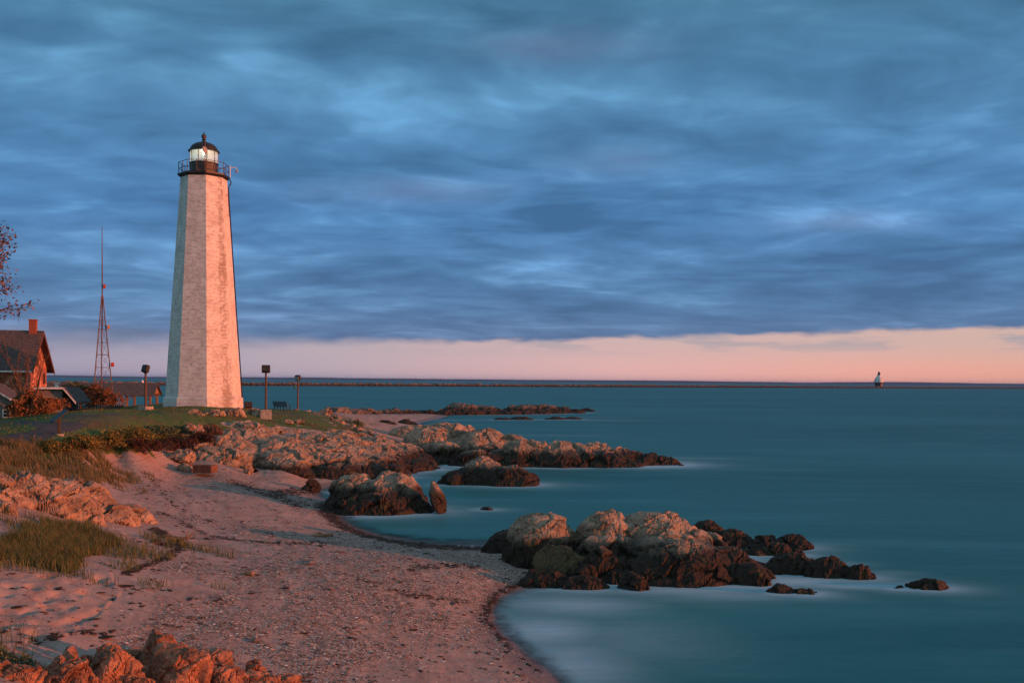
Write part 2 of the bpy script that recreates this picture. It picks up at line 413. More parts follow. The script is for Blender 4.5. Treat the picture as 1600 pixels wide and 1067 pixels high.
M = {}
M['rock'] = m_rock('granite_ledge', lim=(.85, 1.35))
M['rock_far'] = m_rock('dark_ledge', (.20, .16, .13), (.11, .085, .07), (.7, 1.5))
M['rock_dry'] = m_rock('dry_granite', (.40, .28, .20), (.20, .135, .095), (-2, -1.5))
M['rock_red'] = m_rock('rusty_granite', (.40, .185, .11), (.15, .07, .045), (-2, -1.5), scale=2.4)
M['rock_grey'] = m_rock('grey_ledge', (.37, .285, .21), (.21, .155, .11), (.85, 1.35))  # granite of the big outcrop in its own colour, weed below the tide line
M['rock_weed'] = m_rock('weedy_rock', (.042, .029, .019), (.024, .018, .013), (.3, .9))
M['rock_moss'] = m_rock('mossy_boulder', (.085, .085, .035), (.10, .065, .035), (.15, .5))
M['metal_black'] = simple('black_paint', (.016, .019, .021), .45, 0, .4, 3, .1, (.028, .024, .022))
M['rust'] = simple('rusty_steel', (.16, .085, .055), .7, .2, .3, 9, .2, (.09, .05, .035))
M['lamp_dark'] = simple('dark_lamp_housing', (.035, .03, .028), .5)
M['galv'] = simple('weathered_steel', (.20, .15, .125), .6, .1, .3, 5, 0, (.11, .075, .06))
M['concrete'] = simple('concrete_block', (.42, .37, .33), .85, 0, .3, 5, .3)
M['white'] = simple('white_trim', (.78, .78, .76), .5, 0, .15, 4)
M['wood'] = simple('bare_timber', (.32, .18, .10), .8, 0, .35, 5, .3)
M['bench'] = simple('bench_timber', (.055, .05, .06), .6)
M['dish'] = simple('grey_dish', (.35, .33, .31), .5, 0, .2)
M['boxred'] = simple('red_box', (.42, .06, .035), .5)
M['boxtan'] = simple('tan_box', (.45, .27, .17), .6)
M['glassdark'] = simple('dark_window', (.02, .025, .03), .1, 0, .1, 2, 0, None, .6)
M['weedline'] = simple('dry_weed', (.045, .028, .018), .9, 0, .3, 8)

# ------------------------------------------------------------------ ground sheet
NU, NV = 1250, 760
us = np.linspace(-1.15, .30, NU); ys = np.exp(np.linspace(math.log(7.0), math.log(270), NV))
Yg, Ug = np.meshgrid(ys, us, indexing='ij')
gx = (Ug * Yg).ravel(); gy = Yg.ravel()
gz = TZ(gx, gy)
P3 = np.stack([gx, gy, np.zeros_like(gx)], 1)
ppx, ppy = proj(np.stack([gx, gy, gz], 1))
wob = fbm(P3 * .9, 4, 3); wob2 = fbm(P3 * .25, 3, 9); fine = fbm(P3 * 4.0, 4, 21)
wpx = ppx + wob * 260 / np.maximum(gy / 18, 1); wpy = ppy + wob * 34 / np.maximum(gy / 18, 1)
LAWN = [(-1500, 800), (-100, 738), (30, 715), (110, 716), (160, 714), (200, 708), (250, 706), (305, 702), (330, 680), (400, 667), (480, 671), (545, 676), (562, 666), (545, 652), (522, 647), (505, 640), (475, 560), (-1500, 520)]
lawn = inpoly(wpx, wpy, LAWN).astype(float)
dunegrass = inpoly(wpx, wpy, [(-200, 700), (40, 706), (150, 700), (172, 726), (168, 745), (120, 752), (60, 765), (-200, 770)]) | inpoly(ppx + wob * 22, ppy + wob * 5, [(-60, 842), (70, 822), (150, 832), (190, 850), (150, 872), (95, 892), (20, 880), (-60, 870)])
path = (inpoly(ppx + wob * 3, ppy + wob * .8, [(-900, 659), (60, 658.5), (120, 660.5), (140, 664.5), (118, 672), (92, 678.5), (60, 690), (0, 699), (-900, 730)])
        & ~inpoly(ppx + wob * 3, ppy + wob * .8, [(-500, 663), (20, 663), (66, 666.5), (52, 672), (0, 680), (-500, 700)])).astype(float)
path2 = inpoly(ppx + wob * 4, ppy + wob, [(95, 651), (140, 648), (185, 645), (190, 648), (140, 652), (100, 655)]).astype(float)
path = np.maximum(path, path2 * .6)
SHORE = [(885, 1075), (866, 1055), (832, 1032), (797, 1002), (764, 962), (771, 936), (806, 918), (850, 908)]
dsh = dline(ppx, ppy, SHORE, 1, 2.0)
COVE = [(505, 790), (520, 806), (536, 820), (575, 836), (640, 848), (690, 853), (760, 856)]
dco = dline(ppx, ppy, COVE, 1, 3.0)
wr = np.clip(1 - np.abs(dsh - 6 + fine * 9 + wob * 9) / (10 + 6 * wob), 0, 1) * .95
wr = np.maximum(wr, np.clip(1 - np.abs(dco - 4 + fine * 6) / (15 + 8 * wob), 0, 1))
for ln, w_, a_ in [([(195, 895), (230, 882), (262, 868), (285, 850), (255, 836), (240, 828)], 9, .9), ([(240, 845), (262, 852), (282, 848)], 8, .8), ([(640, 890), (700, 882), (745, 886)], 9, .5),
                   ([(430, 770), (480, 766), (520, 772)], 14, .6), ([(250, 800), (330, 838), (430, 850), (520, 848)], 6, .45), ([(360, 752), (410, 768), (470, 790)], 12, .45), ([(60, 1000), (120, 985), (170, 990)], 14, .3),
                   ([(20, 915), (60, 935), (130, 950)], 14, .15), ([(560, 905), (640, 930), (730, 940)], 10, .3), ([(180, 735), (240, 750), (270, 790), (330, 815)], 4, .5), ([(200, 730), (275, 760), (330, 800)], 3, .4)]:
    wr = np.maximum(wr, a_ * np.clip(1.25 - np.abs(dline(ppx, ppy, ln, 1, 2.2) + fine * 9) / w_ + .6 * fine, 0, 1))
grav = np.clip(1.25 - np.abs(dline(ppx, ppy, [(440, 1090), (520, 960), (640, 905), (760, 900)], 1, 1.6)) / 190 + .5 * wob, 0, 1)
for ln, w_ in [([(280, 1010), (330, 960), (380, 905), (500, 868), (640, 868), (800, 880)], 40), ([(180, 1010), (240, 985), (270, 960)], 30), ([(130, 845), (200, 850), (250, 880), (310, 885)], 30),
               ([(220, 800), (300, 808), (420, 832), (560, 842)], 22), ([(300, 740), (420, 770), (500, 790)], 30)]:
    grav = np.maximum(grav, np.clip(1.2 - dline(ppx, ppy, ln, 1, 2) / w_ + .6 * wob, 0, 1))
onrock = inpoly(wpx, wpy, [(300, 705), (320, 690), (350, 676), (385, 668), (470, 676), (545, 678), (600, 690), (690, 722), (560, 735), (400, 722)]).astype(float)
feet = inpoly(ppx, ppy, [(-200, 890), (170, 892), (190, 925), (150, 960), (60, 1025), (-200, 1040)]).astype(float)
sandm = np.clip((1 - lawn) * (gz > -.1), 0, 1)
gz2 = gz + lawn * .05 * wob + sandm * (.009 * fine * np.clip(gy / 30, .5, 1.5) + .022 * wob) * np.clip((gz + .05) * 4, 0, 1)
hole = np.maximum(0, vnoise(P3 * np.array([3.9, 2.9, 1]), 77) + .15) ** 1.4 - .25
gz2 = gz2 - feet * .085 * hole - sandm * (1 - feet) * .015 * np.maximum(0, vnoise(P3 * 3.1, 78)) * (gz > .3)
gz2 = gz2 + lawn * .02 * fine
F = (np.arange(NV - 1)[:, None] * NU + np.arange(NU - 1)[None]).reshape(-1)
F = np.stack([F, F + 1, F + 1 + NU, F + NU], 1)

m, g = material('shore_ground')
pos = g.new('ShaderNodeNewGeometry').outputs['Position']; pz = g.sep(pos)[2]
aL, aP, aG, aW, aR = (g.attr(k) for k in ('lawn', 'path', 'gravel', 'wrack', 'outcrop'))
n1 = g.noise(pos, .5, 5, .6); n2 = g.noise(pos, 3.0, 6, .65); n3 = g.noise(pos, 26, 4, .65); n4 = g.noise(pos, .16, 3, .5)
sand = g.mix(g.step(n1, .35, .65), (.385, .28, .245), (.31, .22, .19))
sand = g.mix(g.step(n2, .50, .72, 0, .6), sand, (.20, .125, .105))
sand = g.mix(g.step(n3, .55, .75, 0, .5), sand, (.46, .33, .27))
band = g.noise(g.xyz(g.math('ADD', g.math('MULTIPLY', pz, 9.0), g.math('MULTIPLY', n1, 1.3)), 0.0, 0.0), 1.0, 4, .6)
sand = g.mix(g.step(band, .46, .64, 0, .55), sand, (.215, .135, .115))
sand = g.mix(g.step(band, .44, .30, 0, .5), sand, (.42, .325, .285))
vcell = g.new('ShaderNodeTexVoronoi', feature='F1'); g.put(vcell.inputs['Vector'], pos); vcell.inputs['Scale'].default_value = 17
vrgb = g.sep(vcell.outputs['Color'])
peb = g.ramp(vrgb[0], [(0, (.05, .035, .03)), (.35, (.17, .11, .09)), (.62, (.27, .19, .16)), (.82, (.40, .31, .27)), (.97, (.68, .60, .55))])
v2 = g.new('ShaderNodeTexVoronoi', feature='F1'); g.put(v2.inputs['Vector'], pos); v2.inputs['Scale'].default_value = 44
peb2 = g.ramp(g.sep(v2.outputs['Color'])[0], [(0, (.06, .04, .035)), (.5, (.23, .155, .13)), (.8, (.36, .27, .23)), (1, (.75, .68, .62))])
pebm = g.mix(.5, peb, peb2)
gm = g.math('MULTIPLY', aG, g.step(g.math('ADD', n2, g.math('MULTIPLY', n1, .5)), .45, .85, .25, 1.0))
sand = g.mix(gm, sand, pebm)
wetm = g.step(g.math('ADD', pz, g.math('MULTIPLY', g.math('SUBTRACT', n1, .5), .12)), .16, .02)
sand = g.mix(wetm, sand, g.mix(1.0, sand, (.60, .56, .56), 'MULTIPLY'))
wk = g.math('MULTIPLY', aW, g.step(n2, .36, .56))
sand = g.mix(g.math('MULTIPLY', wk, .92), sand, g.mix(g.step(n3, .4, .65), (.030, .022, .017), (.09, .045, .028)))
grass = g.mix(g.step(n2, .36, .64), (.052, .105, .022), (.095, .130, .036))
grass = g.mix(g.step(g.math('ADD', n1, g.math('MULTIPLY', g.math('SUBTRACT', n2, .5), .6)), .50, .66, 0, .85), grass, (.105, .070, .035))
grass = g.mix(g.step(n4, .52, .68, 0, .75), grass, (.125, .075, .048))
grass = g.mix(g.step(n3, .55, .75, 0, .4), grass, (.09, .085, .035))
pth = g.mix(g.step(n2, .4, .7), (.050, .053, .058), (.075, .074, .075))
rk = g.mix(g.step(n2, .38, .62), (.34, .28, .23), (.14, .11, .09))
cc = g.mix(aL, sand, grass); cc = g.mix(aP, cc, pth); cc = g.mix(aR, cc, rk)
g.put(g.b.inputs['Base Color'], cc)
g.put(g.b.inputs['Roughness'], g.lin(wetm, 0, 1, .95, .45)); g.b.inputs['Specular IOR Level'].default_value = .2
hh = g.math('ADD', g.math('MULTIPLY', n3, .5), g.math('MULTIPLY', g.math('MULTIPLY', vcell.outputs['Distance'], aG), -.7))
hh = g.math('ADD', hh, g.math('MULTIPLY', n2, 1.3))
g.put(g.b.inputs['Normal'], g.bump(hh, .55, .04))
M['ground'] = m
terrain = npmesh('terrain', np.stack([gx, gy, gz2], 1), F, M['ground'], None, True,
                 dict(lawn=np.maximum(lawn, dunegrass * .6), path=path, gravel=np.clip(grav, 0, 1) * (1 - lawn), wrack=np.clip(wr, 0, 1) * (1 - lawn), outcrop=onrock * (gz > .3)))
tag(terrain, None, None, None, 'structure')

# ------------------------------------------------------------------ rocks
_ico = {}
def ico(n):
    if n not in _ico:
        bm = bmesh.new(); bmesh.ops.create_icosphere(bm, subdivisions=n, radius=1)
        V = np.array([v.co[:] for v in bm.verts]); Fc = np.array([[v.index for v in f.verts] for f in bm.faces]); bm.free()
        _ico[n] = (V / np.linalg.norm(V, axis=1)[:, None], Fc)
    return _ico[n]
LUMPS = []                                   # (x, y, radius) of every lump, for the foam round the rocks
def lump(ctr, rx, ry, rz, yaw=0.0, tilt=(0, 0), sub=5, seed=0, fs=None, amp=1.0, flat=.25, planes=11, cut=(), pw=9, tp=.22):
    rg = np.random.RandomState(seed * 7 + 11)
    D, Fc = ico(sub)
    nrm = rg.normal(size=(planes, 3)); nrm[:, 2] *= .8; nrm /= np.linalg.norm(nrm, axis=1)[:, None]
    nrm = np.concatenate([nrm, [[.06, .05, 1], [0, 0, -1]], np.array([q_[0] for q_ in cut]).reshape(-1, 3)]); nrm /= np.linalg.norm(nrm, axis=1)[:, None]
    cst = np.concatenate([rg.uniform(.64, 1.0, planes), [1 - flat, 1], [q_[1] for q_ in cut]])
    q = np.maximum(D @ nrm.T, 1e-3) / cst
    r = 1.0 / ((q ** pw).sum(1) ** (1.0 / pw)); r = np.minimum(r, 1.25)
    V = D * r[:, None]
    V[:, 0] /= np.abs(V[:, 0]).max(); V[:, 1] /= np.abs(V[:, 1]).max(); V[:, 2] /= V[:, 2].max()
    V[:, 2] = np.where(V[:, 2] < 0, V[:, 2] * .6, V[:, 2])
    if tp:
        t_ = 1 - tp * np.clip(V[:, 2], 0, 1) ** 1.2; V[:, 0] *= t_; V[:, 1] *= t_
    N = D / np.array([rx, ry, rz]); N /= np.linalg.norm(N, axis=1)[:, None]
    Rm = np.array(Euler((tilt[0], tilt[1], yaw)).to_matrix())
    V = (V * np.array([rx, ry, rz])) @ Rm.T + np.array(ctr); N = N @ Rm.T
    s = fs or max(.35, min(rx, ry, rz) * .95)
    V = V + N * fracture(V, s, 5, amp)[:, None]
    LUMPS.append((ctr[0], ctr[1], max(rx, ry), ctr[2]))
    return V, Fc
def rocks(name, mat, specs, label, cat='rock', group=None, fs=None, amp=1.0, each=None, blocks=False, soft=None):
    if each:
        for i, sp in enumerate(specs): rocks(name, mat, [sp], label[i] if isinstance(label, (list, tuple)) else label, cat, group, fs, amp)
        return
    """specs: (px left, px right, py top, py foot, z of foot, depth/width, extras)"""
    if len(specs) > 1 and not blocks:
        Ls = []; px_m = 1e9
        for sp in specs:
            pl, pr, pt, pb, zb, dr = sp[:6]; ex = dict(sp[6]) if len(sp) > 6 else {}
            p0 = at((pl + pr) / 2, pb, zb); ry = (pr - pl) / 2 * p0.y / FPX * dr; yc = p0.y + ry * .85
            q = atY((pl + pr) / 2, pt, yc); px_m = min(px_m, yc / FPX)
            cuts = [(n_[0], n_[1], c_, 3.2) for n_, c_ in ex.get('cut', ()) if n_[2] < .35]
            tl_ = ex.get('tilt', (0, 0))[1]
            Ls.append(dict(x=q.x, y=yc, rx=(pr - pl) / 2 * yc / FPX, ry=ry, zb=zb, zt=max(q.z, zb + .04), p=ex.get('p', 1.8 if (mat == 'rock_weed' or ex.get('pw', 9) < 6) else 2.9), sl=-math.tan(tl_), cut=cuts))
        s_ = fs or .7
        ob = outcrop_mesh(name, M[mat], Ls, s_, amp, max(1.25 * px_m, .022), soft=soft or .12 * s_)
        tag(ob, label, cat, group); return ob
    Vs = []; Fs = []; b = 0; first = None
    for i, sp in enumerate(specs):
        pl, pr, pt, pb, zb, dr = sp[:6]; ex = dict(sp[6]) if len(sp) > 6 else {}
        p0 = at((pl + pr) / 2, pb, zb)
        rx = (pr - pl) / 2 * p0.y / FPX; ry = rx * dr
        yc = p0.y + ry * .8
        pt_ = atY((pl + pr) / 2, pt, yc)
        rx = (pr - pl) / 2 * yc / FPX
        rz = max(pt_.z - zb, .05)
        if 'sub' not in ex: ex['sub'] = 6 if (pr - pl) > 75 else 5 if (pr - pl) > 30 else 4 if pr - pl > 8 else 3
        if mat == 'rock_weed':
            ex.setdefault('pw', 5); ex.setdefault('tp', .42); ex.setdefault('flat', 0.0); ex.setdefault('planes', 16)
        V, Fc = lump((pt_.x, yc, zb), rx, ry, rz, seed=ex.pop('seed', i + len(LUMPS)), fs=ex.pop('fs', fs), amp=ex.pop('amp', amp), **ex)
        if first is None: first = (pt_.x, yc, zb)
        Vs.append(V); Fs.append(Fc + b); b += len(V)
    V = np.concatenate(Vs); o = np.array([V[:, 0].mean(), V[:, 1].mean(), V[:, 2].min()])
    ob = npmesh(name, V - o, np.concatenate(Fs), M[mat], None, False, None, tuple(o))
    tag(ob, label, cat, group); return ob

def outcrop_mesh(name, mat, Ls, fs, amp, step, base=None, soft=.10):
    """one continuous broken ledge: a height surface over overlapping humps, then fractured in 3-D.
    Ls: dicts x, y, rx, ry, zb, zt, p (profile power), sl (slope), cut [(nx, ny, offset, steepness)]"""
    x0 = min(l['x'] - l['rx'] for l in Ls) - .6; x1 = max(l['x'] + l['rx'] for l in Ls) + .6
    y0 = min(l['y'] - l['ry'] for l in Ls) - .6; y1 = max(l['y'] + l['ry'] for l in Ls) + .6
    xs = np.arange(x0, x1, step); yv = np.arange(y0, y1, step * 1.25); nx, ny = len(xs), len(yv)
    X, Y = np.meshgrid(xs, yv); X = X.ravel(); Y = Y.ravel()
    P0 = np.stack([X, Y, 0 * X], 1)
    wx_ = .10 * fs * fbm(P0 / fs, 3, 201); wy_ = .10 * fs * fbm(P0 / fs, 3, 211)
    Hh = np.full(len(X), -9.0)
    for l in Ls:
        dx_, dy_ = X + wx_ - l['x'], Y + wy_ - l['y']
        rho = np.hypot(dx_ / l['rx'], dy_ / l['ry']); p = l.get('p', 3.0)
        pr = np.maximum(1 - np.minimum(rho, 1) ** p, 0) ** .72
        h_ = l['zb'] - np.maximum(rho - 1, 0) * 2.5 + (l['zt'] - l['zb']) * pr + l.get('sl', 0) * dx_ * np.clip(pr, 0, 1)
        for (cx_, cy_, off, k) in l.get('cut', ()):
            h_ = np.minimum(h_, l['zt'] + k * (off * l['rx'] - (cx_ * dx_ + cy_ * dy_)))
        d = np.abs(Hh - h_); Hh = np.maximum(Hh, h_) + np.maximum(soft - d, 0) ** 2 / (4 * soft)
    gr_ = base(X, Y) if base is not None else None
    if gr_ is not None: Hh = np.maximum(Hh, gr_)
    H2 = Hh.reshape(ny, nx); gyy, gxx = np.gradient(H2, step * 1.25, step)
    N = np.stack([-np.clip(gxx, -4, 4).ravel(), -np.clip(gyy, -4, 4).ravel(), np.ones(len(X))], 1); N /= np.linalg.norm(N, axis=1)[:, None]
    V = np.stack([X, Y, Hh], 1); V = V + N * fracture(V, fs, 5, amp)[:, None]
    zf = np.maximum(TZ(X, Y) - .35, -.45)
    keep = (Hh > zf)
    Fq = (np.arange(ny - 1)[:, None] * nx + np.arange(nx - 1)[None]).reshape(-1); Fq = np.stack([Fq, Fq + 1, Fq + 1 + nx, Fq + nx], 1)
    Fq = Fq[keep[Fq].any(1)]
    used = np.unique(Fq); mp_ = np.full(len(V), -1); mp_[used] = np.arange(len(used)); V = V[used]; Fq = mp_[Fq]
    o_ = np.array([V[:, 0].mean(), V[:, 1].mean(), V[:, 2].min()])
    for l in Ls: LUMPS.append((l['x'], l['y'], max(l['rx'], l['ry'] * .9), l['zb']))
    return npmesh(name, V - o_, Fq, mat, None, False, None, tuple(o_))
rocks('rock_outcrop', 'rock_grey', [
    (783, 906, 803, 886, .2, .8, dict(flat=.12, seed=3, cut=[((.82, -.55, .12), .58), ((-.45, -.85, .25), .66)])), (886, 1000, 799, 888, .15, .8, dict(flat=.1, seed=8, cut=[((.70, -.70, .15), .56)])), (950, 1095, 799, 890, .1, .9, dict(flat=.14, seed=12, cut=[((.5, -.7, .5), .6)])),
    (1010, 1115, 806, 892, 0, .9, dict(pw=5, tp=.3, seed=14)), (1050, 1155, 824, 897, 0, .9, dict(pw=5, tp=.35, seed=16)), (1095, 1190, 850, 908, 0, .8, dict(pw=5, tp=.4, seed=18)), (755, 850, 826, 868, .12, .7, dict(seed=15, tp=.4)), (880, 1010, 838, 900, .05, .5, dict(seed=17)),
    (900, 1212, 832, 917, -.05, .55, dict(p=1.25)), (985, 1150, 838, 915, 0, .6, dict(p=1.5)), (880, 1010, 858, 912, 0, .45, dict(p=1.6)), (1140, 1208, 880, 915, 0, .6, dict(seed=25, fs=.4, pw=4, tp=.4)),
    (972, 1004, 822, 850, .9, 1.0), (925, 985, 797, 830, .8, 1.0), (1030, 1065, 801, 820, 1.2, .8)],
    'big grey rock outcrop at the beach end with two sunlit orange blocks and weedy skirt', 'rock outcrop', fs=1.15, amp=.62, soft=.28)
rocks('rock_reef', 'rock_weed', [(1063, 1142, 812, 850, 0, .9, dict(seed=31)), (1105, 1185, 826, 856, 0, .8), (1165, 1228, 836, 858, 0, .8), (1203, 1270, 834, 859, 0, .8, dict(seed=33))],
    'dark weedy reef reaching right from behind the big outcrop, ending in a rounded hump', 'rock reef', fs=.5)
rocks('weedy_rock', 'rock_weed', [(1150, 1215, 850, 870, -.05, .7), (1190, 1245, 846, 872, -.08, .6), (1230, 1262, 858, 872, -.08, .6)], 'low weedy rock between the hump-ended reef and the longer foam-washed rock', 'rock', 'weedy rocks in the surf', fs=.35)
rocks('weedy_rock', 'rock_weed', [(1188, 1285, 862, 900, -.05, .6, dict(seed=41)), (1255, 1335, 868, 906, -.06, .6), (1310, 1370, 880, 910, -.1, .5), (1170, 1206, 876, 889, -.03, .6)], 'long weedy rock washed by white foam on both sides, right of the big outcrop', 'rock', 'weedy rocks in the surf', fs=.4)
rocks('weedy_rock', 'rock_weed', [(1196, 1250, 914, 930, -.05, .6), (1230, 1282, 919, 933, -.08, .6)], 'small low double rock nearest the viewer in front of the foam', 'rock', 'weedy rocks in the surf', fs=.3)
rocks('weedy_rock', 'rock_weed', [(1412, 1482, 902, 924, -.06, .6, dict(seed=45, amp=.4)), (1385, 1425, 916, 926, -.12, .6)], 'smooth dark rounded rock alone at the far right end of the surf', 'rock', 'weedy rocks in the surf', fs=.5)
rocks('mossy_boulder', 'rock_moss', [(826, 938, 852, 903, .12, .55, dict(seed=51, flat=.0, cut=[((-.45, -.5, .75), .45), ((.55, -.6, .55), .5), ((.3, -.9, .2), .6)])), (865, 942, 868, 906, .06, .5, dict(cut=[((.5, -.7, .45), .5)]))], 'angular green-brown boulder leaning at the foot of the big grey outcrop', 'boulder', fs=.8, amp=.35, blocks=True)
rocks('rock_ledge', 'rock_weed', [(808, 900, 890, 916, .04, .5), (870, 952, 898, 921, 0, .5), (820, 850, 888, 905, .08, .6)], 'low black weedy ledge between the beach and the green-brown boulder', 'rock ledge', fs=.3)
rocks('boulder', 'rock_weed', [(966, 1021, 893, 924, -.03, .7, dict(seed=55, flat=.05))], 'single brown boulder standing in the water in front of the big outcrop', 'boulder', fs=.45)
rocks('boulder', 'rock_moss', [(800, 830, 865, 878, .25, .7)], 'small greenish stone on the gravel left of the big outcrop', 'boulder', fs=.3)
rocks('rock_outcrop', 'rock', [(510, 605, 741, 797, .05, .7, dict(seed=61, flat=.2)), (572, 672, 739, 799, 0, .65, dict(seed=66, flat=.0, tilt=(0, R(10)))), (520, 640, 768, 805, 0, .4, dict(fs=.45, pw=5)), (610, 672, 772, 802, 0, .4, dict(fs=.45, pw=5)), (505, 682, 752, 803, -.02, .5, dict(p=1.5)), (585, 630, 737, 770, .6, .8), (520, 570, 740, 765, .8, .8)],
    'rounded rock block with pale top in the cove, beside the leaning slab', 'rock outcrop', fs=.95, amp=.78, soft=.45)
sl_ = atY(686, 775, 46.6)
V, Fc = lump((sl_.x, sl_.y, .55), .38, .55, 1.02, tilt=(0, R(-17)), sub=5, seed=70, fs=.5, amp=.5, flat=.02)
tag(npmesh('leaning_slab', V - np.array([sl_.x, sl_.y, 0]), Fc, M['rock'], None, False, None, (sl_.x, sl_.y, 0)), 'tall narrow slab of rock leaning left against the pale-topped block', 'rock')
rocks('rock_islet', 'rock', [(705, 805, 714, 758, 0, .8, dict(seed=71, flat=.05, pw=5, tp=.4)), (750, 845, 727, 760, 0, .7, dict(seed=72, pw=4, tp=.45)), (684, 745, 734, 758, -.02, .7, dict(pw=4, tp=.4))], 'domed dark islet with a pale crown standing in the water off the point', 'rock', fs=1.1, amp=.75, soft=.45)
rocks('rock', 'rock_weed', [(743, 773, 791, 799, -.06, .7, dict(amp=.5))], 'tiny dark rock just breaking the calm water of the cove', 'rock', fs=.4)
rocks('rocky_point', 'rock', [(618, 720, 668, 712, .5, .9, dict(seed=81)), (648, 745, 664, 712, .4, .9, dict(seed=82)), (700, 800, 671, 722, .05, .9, dict(seed=83, flat=.1)), (755, 840, 679, 722, 0, .8, dict(pw=5, tp=.3)), (765, 875, 686, 729, 0, .5, dict(pw=5, tp=.35)),
    (820, 925, 691, 729, 0, .6, dict(pw=5, tp=.35)), (886, 970, 691, 727, 0, .7, dict(seed=87, pw=5, tp=.4)), (925, 1012, 699, 727, 0, .6, dict(pw=4, tp=.4)), (970, 1040, 707, 727, 0, .6, dict(pw=4, tp=.4)), (1010, 1066, 714, 727, -.03, .6, dict(pw=4, tp=.4)), (700, 790, 703, 729, 0, .4, dict(pw=4, tp=.4)), (720, 1010, 692, 731, -.03, .35, dict(p=1.3)), (880, 1075, 704, 728, -.05, .4, dict(p=1.2)), (660, 730, 690, 722, .1, .6), (840, 920, 712, 731, -.03, .4)],
    'long rocky point of pale ledges running out to sea and tapering into dark weed', 'rocky point', fs=1.6, amp=.75, soft=.6)
rocks('rock_ledge', 'rock_dry', [(605, 680, 665, 684, .45, .9), (650, 735, 661, 684, .25, .8), (700, 745, 664, 682, .1, .8)], 'smooth brown ledge behind the pale rocky point', 'rock ledge', fs=1.2, amp=.6)
rocks('rock_ledge', 'rock_weed', [(572, 625, 656, 666, .35, .6), (605, 665, 655, 666, .0, .6)], ['long low black rock on the sand of the middle beach', 'low black rock at the water end of the middle beach'], 'rock', 'black rocks on the middle beach', fs=.8, each=1)
rg = random.Random(5); sp = []
for k in range(46):
    t = k / 45; x = 520 + t * 372 + rg.uniform(-3, 3); w = rg.uniform(12, 22)
    yb = 645 + 3 * math.sin(t * 3.1); sp.append((x - w, x + w, yb - rg.uniform(5, 9.5) + 2 * t, yb + .5, max(0, 1.5 - t * 4.2), .7, dict(sub=4)))
rocks('rock_spit', 'rock_far', sp + [(692, 755, 630, 646, .0, .7), (720, 790, 634, 646, 0, .6), (782, 850, 633, 646, 0, .7), (815, 878, 632, 645, 0, .7), (858, 898, 635, 645, 0, .7)],
    'far spit of broken brown rocks curving from the stone marker out to sea', 'rock spit', fs=1.6)
rocks('rock', 'rock_weed', [(904, 930, 637.5, 643, 0, .8)], 'lone dark rock just off the sea end of the far spit', 'rock', fs=1.2)
rocks('rock_reef', 'rock_weed', [(768, 800, 652, 656.5, -.05, .5), (795, 835, 650.5, 656, -.02, .5)], 'thin dark reef awash below the far spit', 'rock reef', 'reefs awash', fs=.8)
rocks('rock_reef', 'rock_weed', [(850, 885, 650.5, 656, -.05, .5, dict(amp=.5)), (875, 910, 651, 655.5, -.05, .5, dict(amp=.5))], 'reddish rounded reef awash, right of the thin dark reef', 'rock reef', 'reefs awash', fs=.8)
# headland ledge below the lawn: many tilted slabs over the bank
rg = random.Random(11); sp = []
HEAD = [(305, 712), (322, 692), (360, 676), (385, 668), (470, 674), (545, 676), (610, 690), (700, 720), (690, 728), (650, 742), (590, 750), (545, 748), (500, 740), (400, 724)]
hp = np.array([(rg.uniform(300, 700), rg.uniform(665, 745)) for _ in range(900)])
ok = inpoly(hp[:, 0], hp[:, 1], HEAD)
order = sorted([tuple(p) for p in hp[ok]][:300], key=lambda p: p[1])
Ls = []
for i, (px, py) in enumerate(order[::2]):
    Y = 45.0
    for _ in range(300):                     # the ground point seen at this pixel
        q = ground(px, Y); yy = proj(q)[1]
        if yy < py: break
        Y *= 1.004
    r_ = rg.uniform(.6, 1.7) * (.8 if py < 690 else 1.0); lower = py > 716 + (px - 400) * .05
    Ls.append(dict(x=q.x, y=q.y, rx=r_ * 1.2, ry=r_ * rg.uniform(.7, 1.0), zb=q.z - .12, zt=q.z + r_ * (rg.uniform(.30, .5) if lower else rg.uniform(.16, .34)), p=3.0, sl=rg.uniform(-.22, .06)))
ob = outcrop_mesh('headland_ledge', M['rock'], Ls, 1.35, .72, .040, soft=.1)
tag(ob, 'broad fractured granite ledge below the lawn, sunlit above and weed-dark at its foot', 'rock ledge')
# left bank ledge
rocks('bank_ledge', 'rock_dry', [(-80, 70, 738, 822, 2.1, .8, dict(tilt=(0, R(18)), seed=91, flat=.05, cut=[((.6, -.6, .5), .6)])), (0, 125, 742, 826, 1.95, .7, dict(tilt=(R(8), R(24)), seed=92, flat=.05, cut=[((.6, -.6, .5), .55)])), (50, 165, 756, 826, 1.85, .7, dict(tilt=(R(8), R(24)), seed=93, flat=.05, cut=[((.6, -.6, .4), .6)])),
    (80, 185, 750, 800, 2.1, .8, dict(tilt=(0, R(16)), seed=94, flat=.1)), (100, 215, 776, 826, 1.6, .8, dict(tilt=(0, R(14)), seed=95, flat=.1)), (150, 245, 788, 822, 1.4, .8, dict(tilt=(0, R(9)), seed=96)), (-60, 40, 776, 830, 2.2, .5, dict(seed=97)),
    (20, 100, 784, 828, 1.9, .4, dict(seed=98, tilt=(0, R(20)))), (85, 130, 782, 822, 1.8, .5, dict(tilt=(0, R(30)), seed=99)), (120, 185, 765, 792, 2.0, .7, dict(tilt=(0, R(20)))), (-140, 0, 736, 820, 2.4, .8)],
    'sloping orange-lit ledge of cracked slabs on the left bank, behind the grass clump', 'rock ledge', fs=1.1, amp=.75)
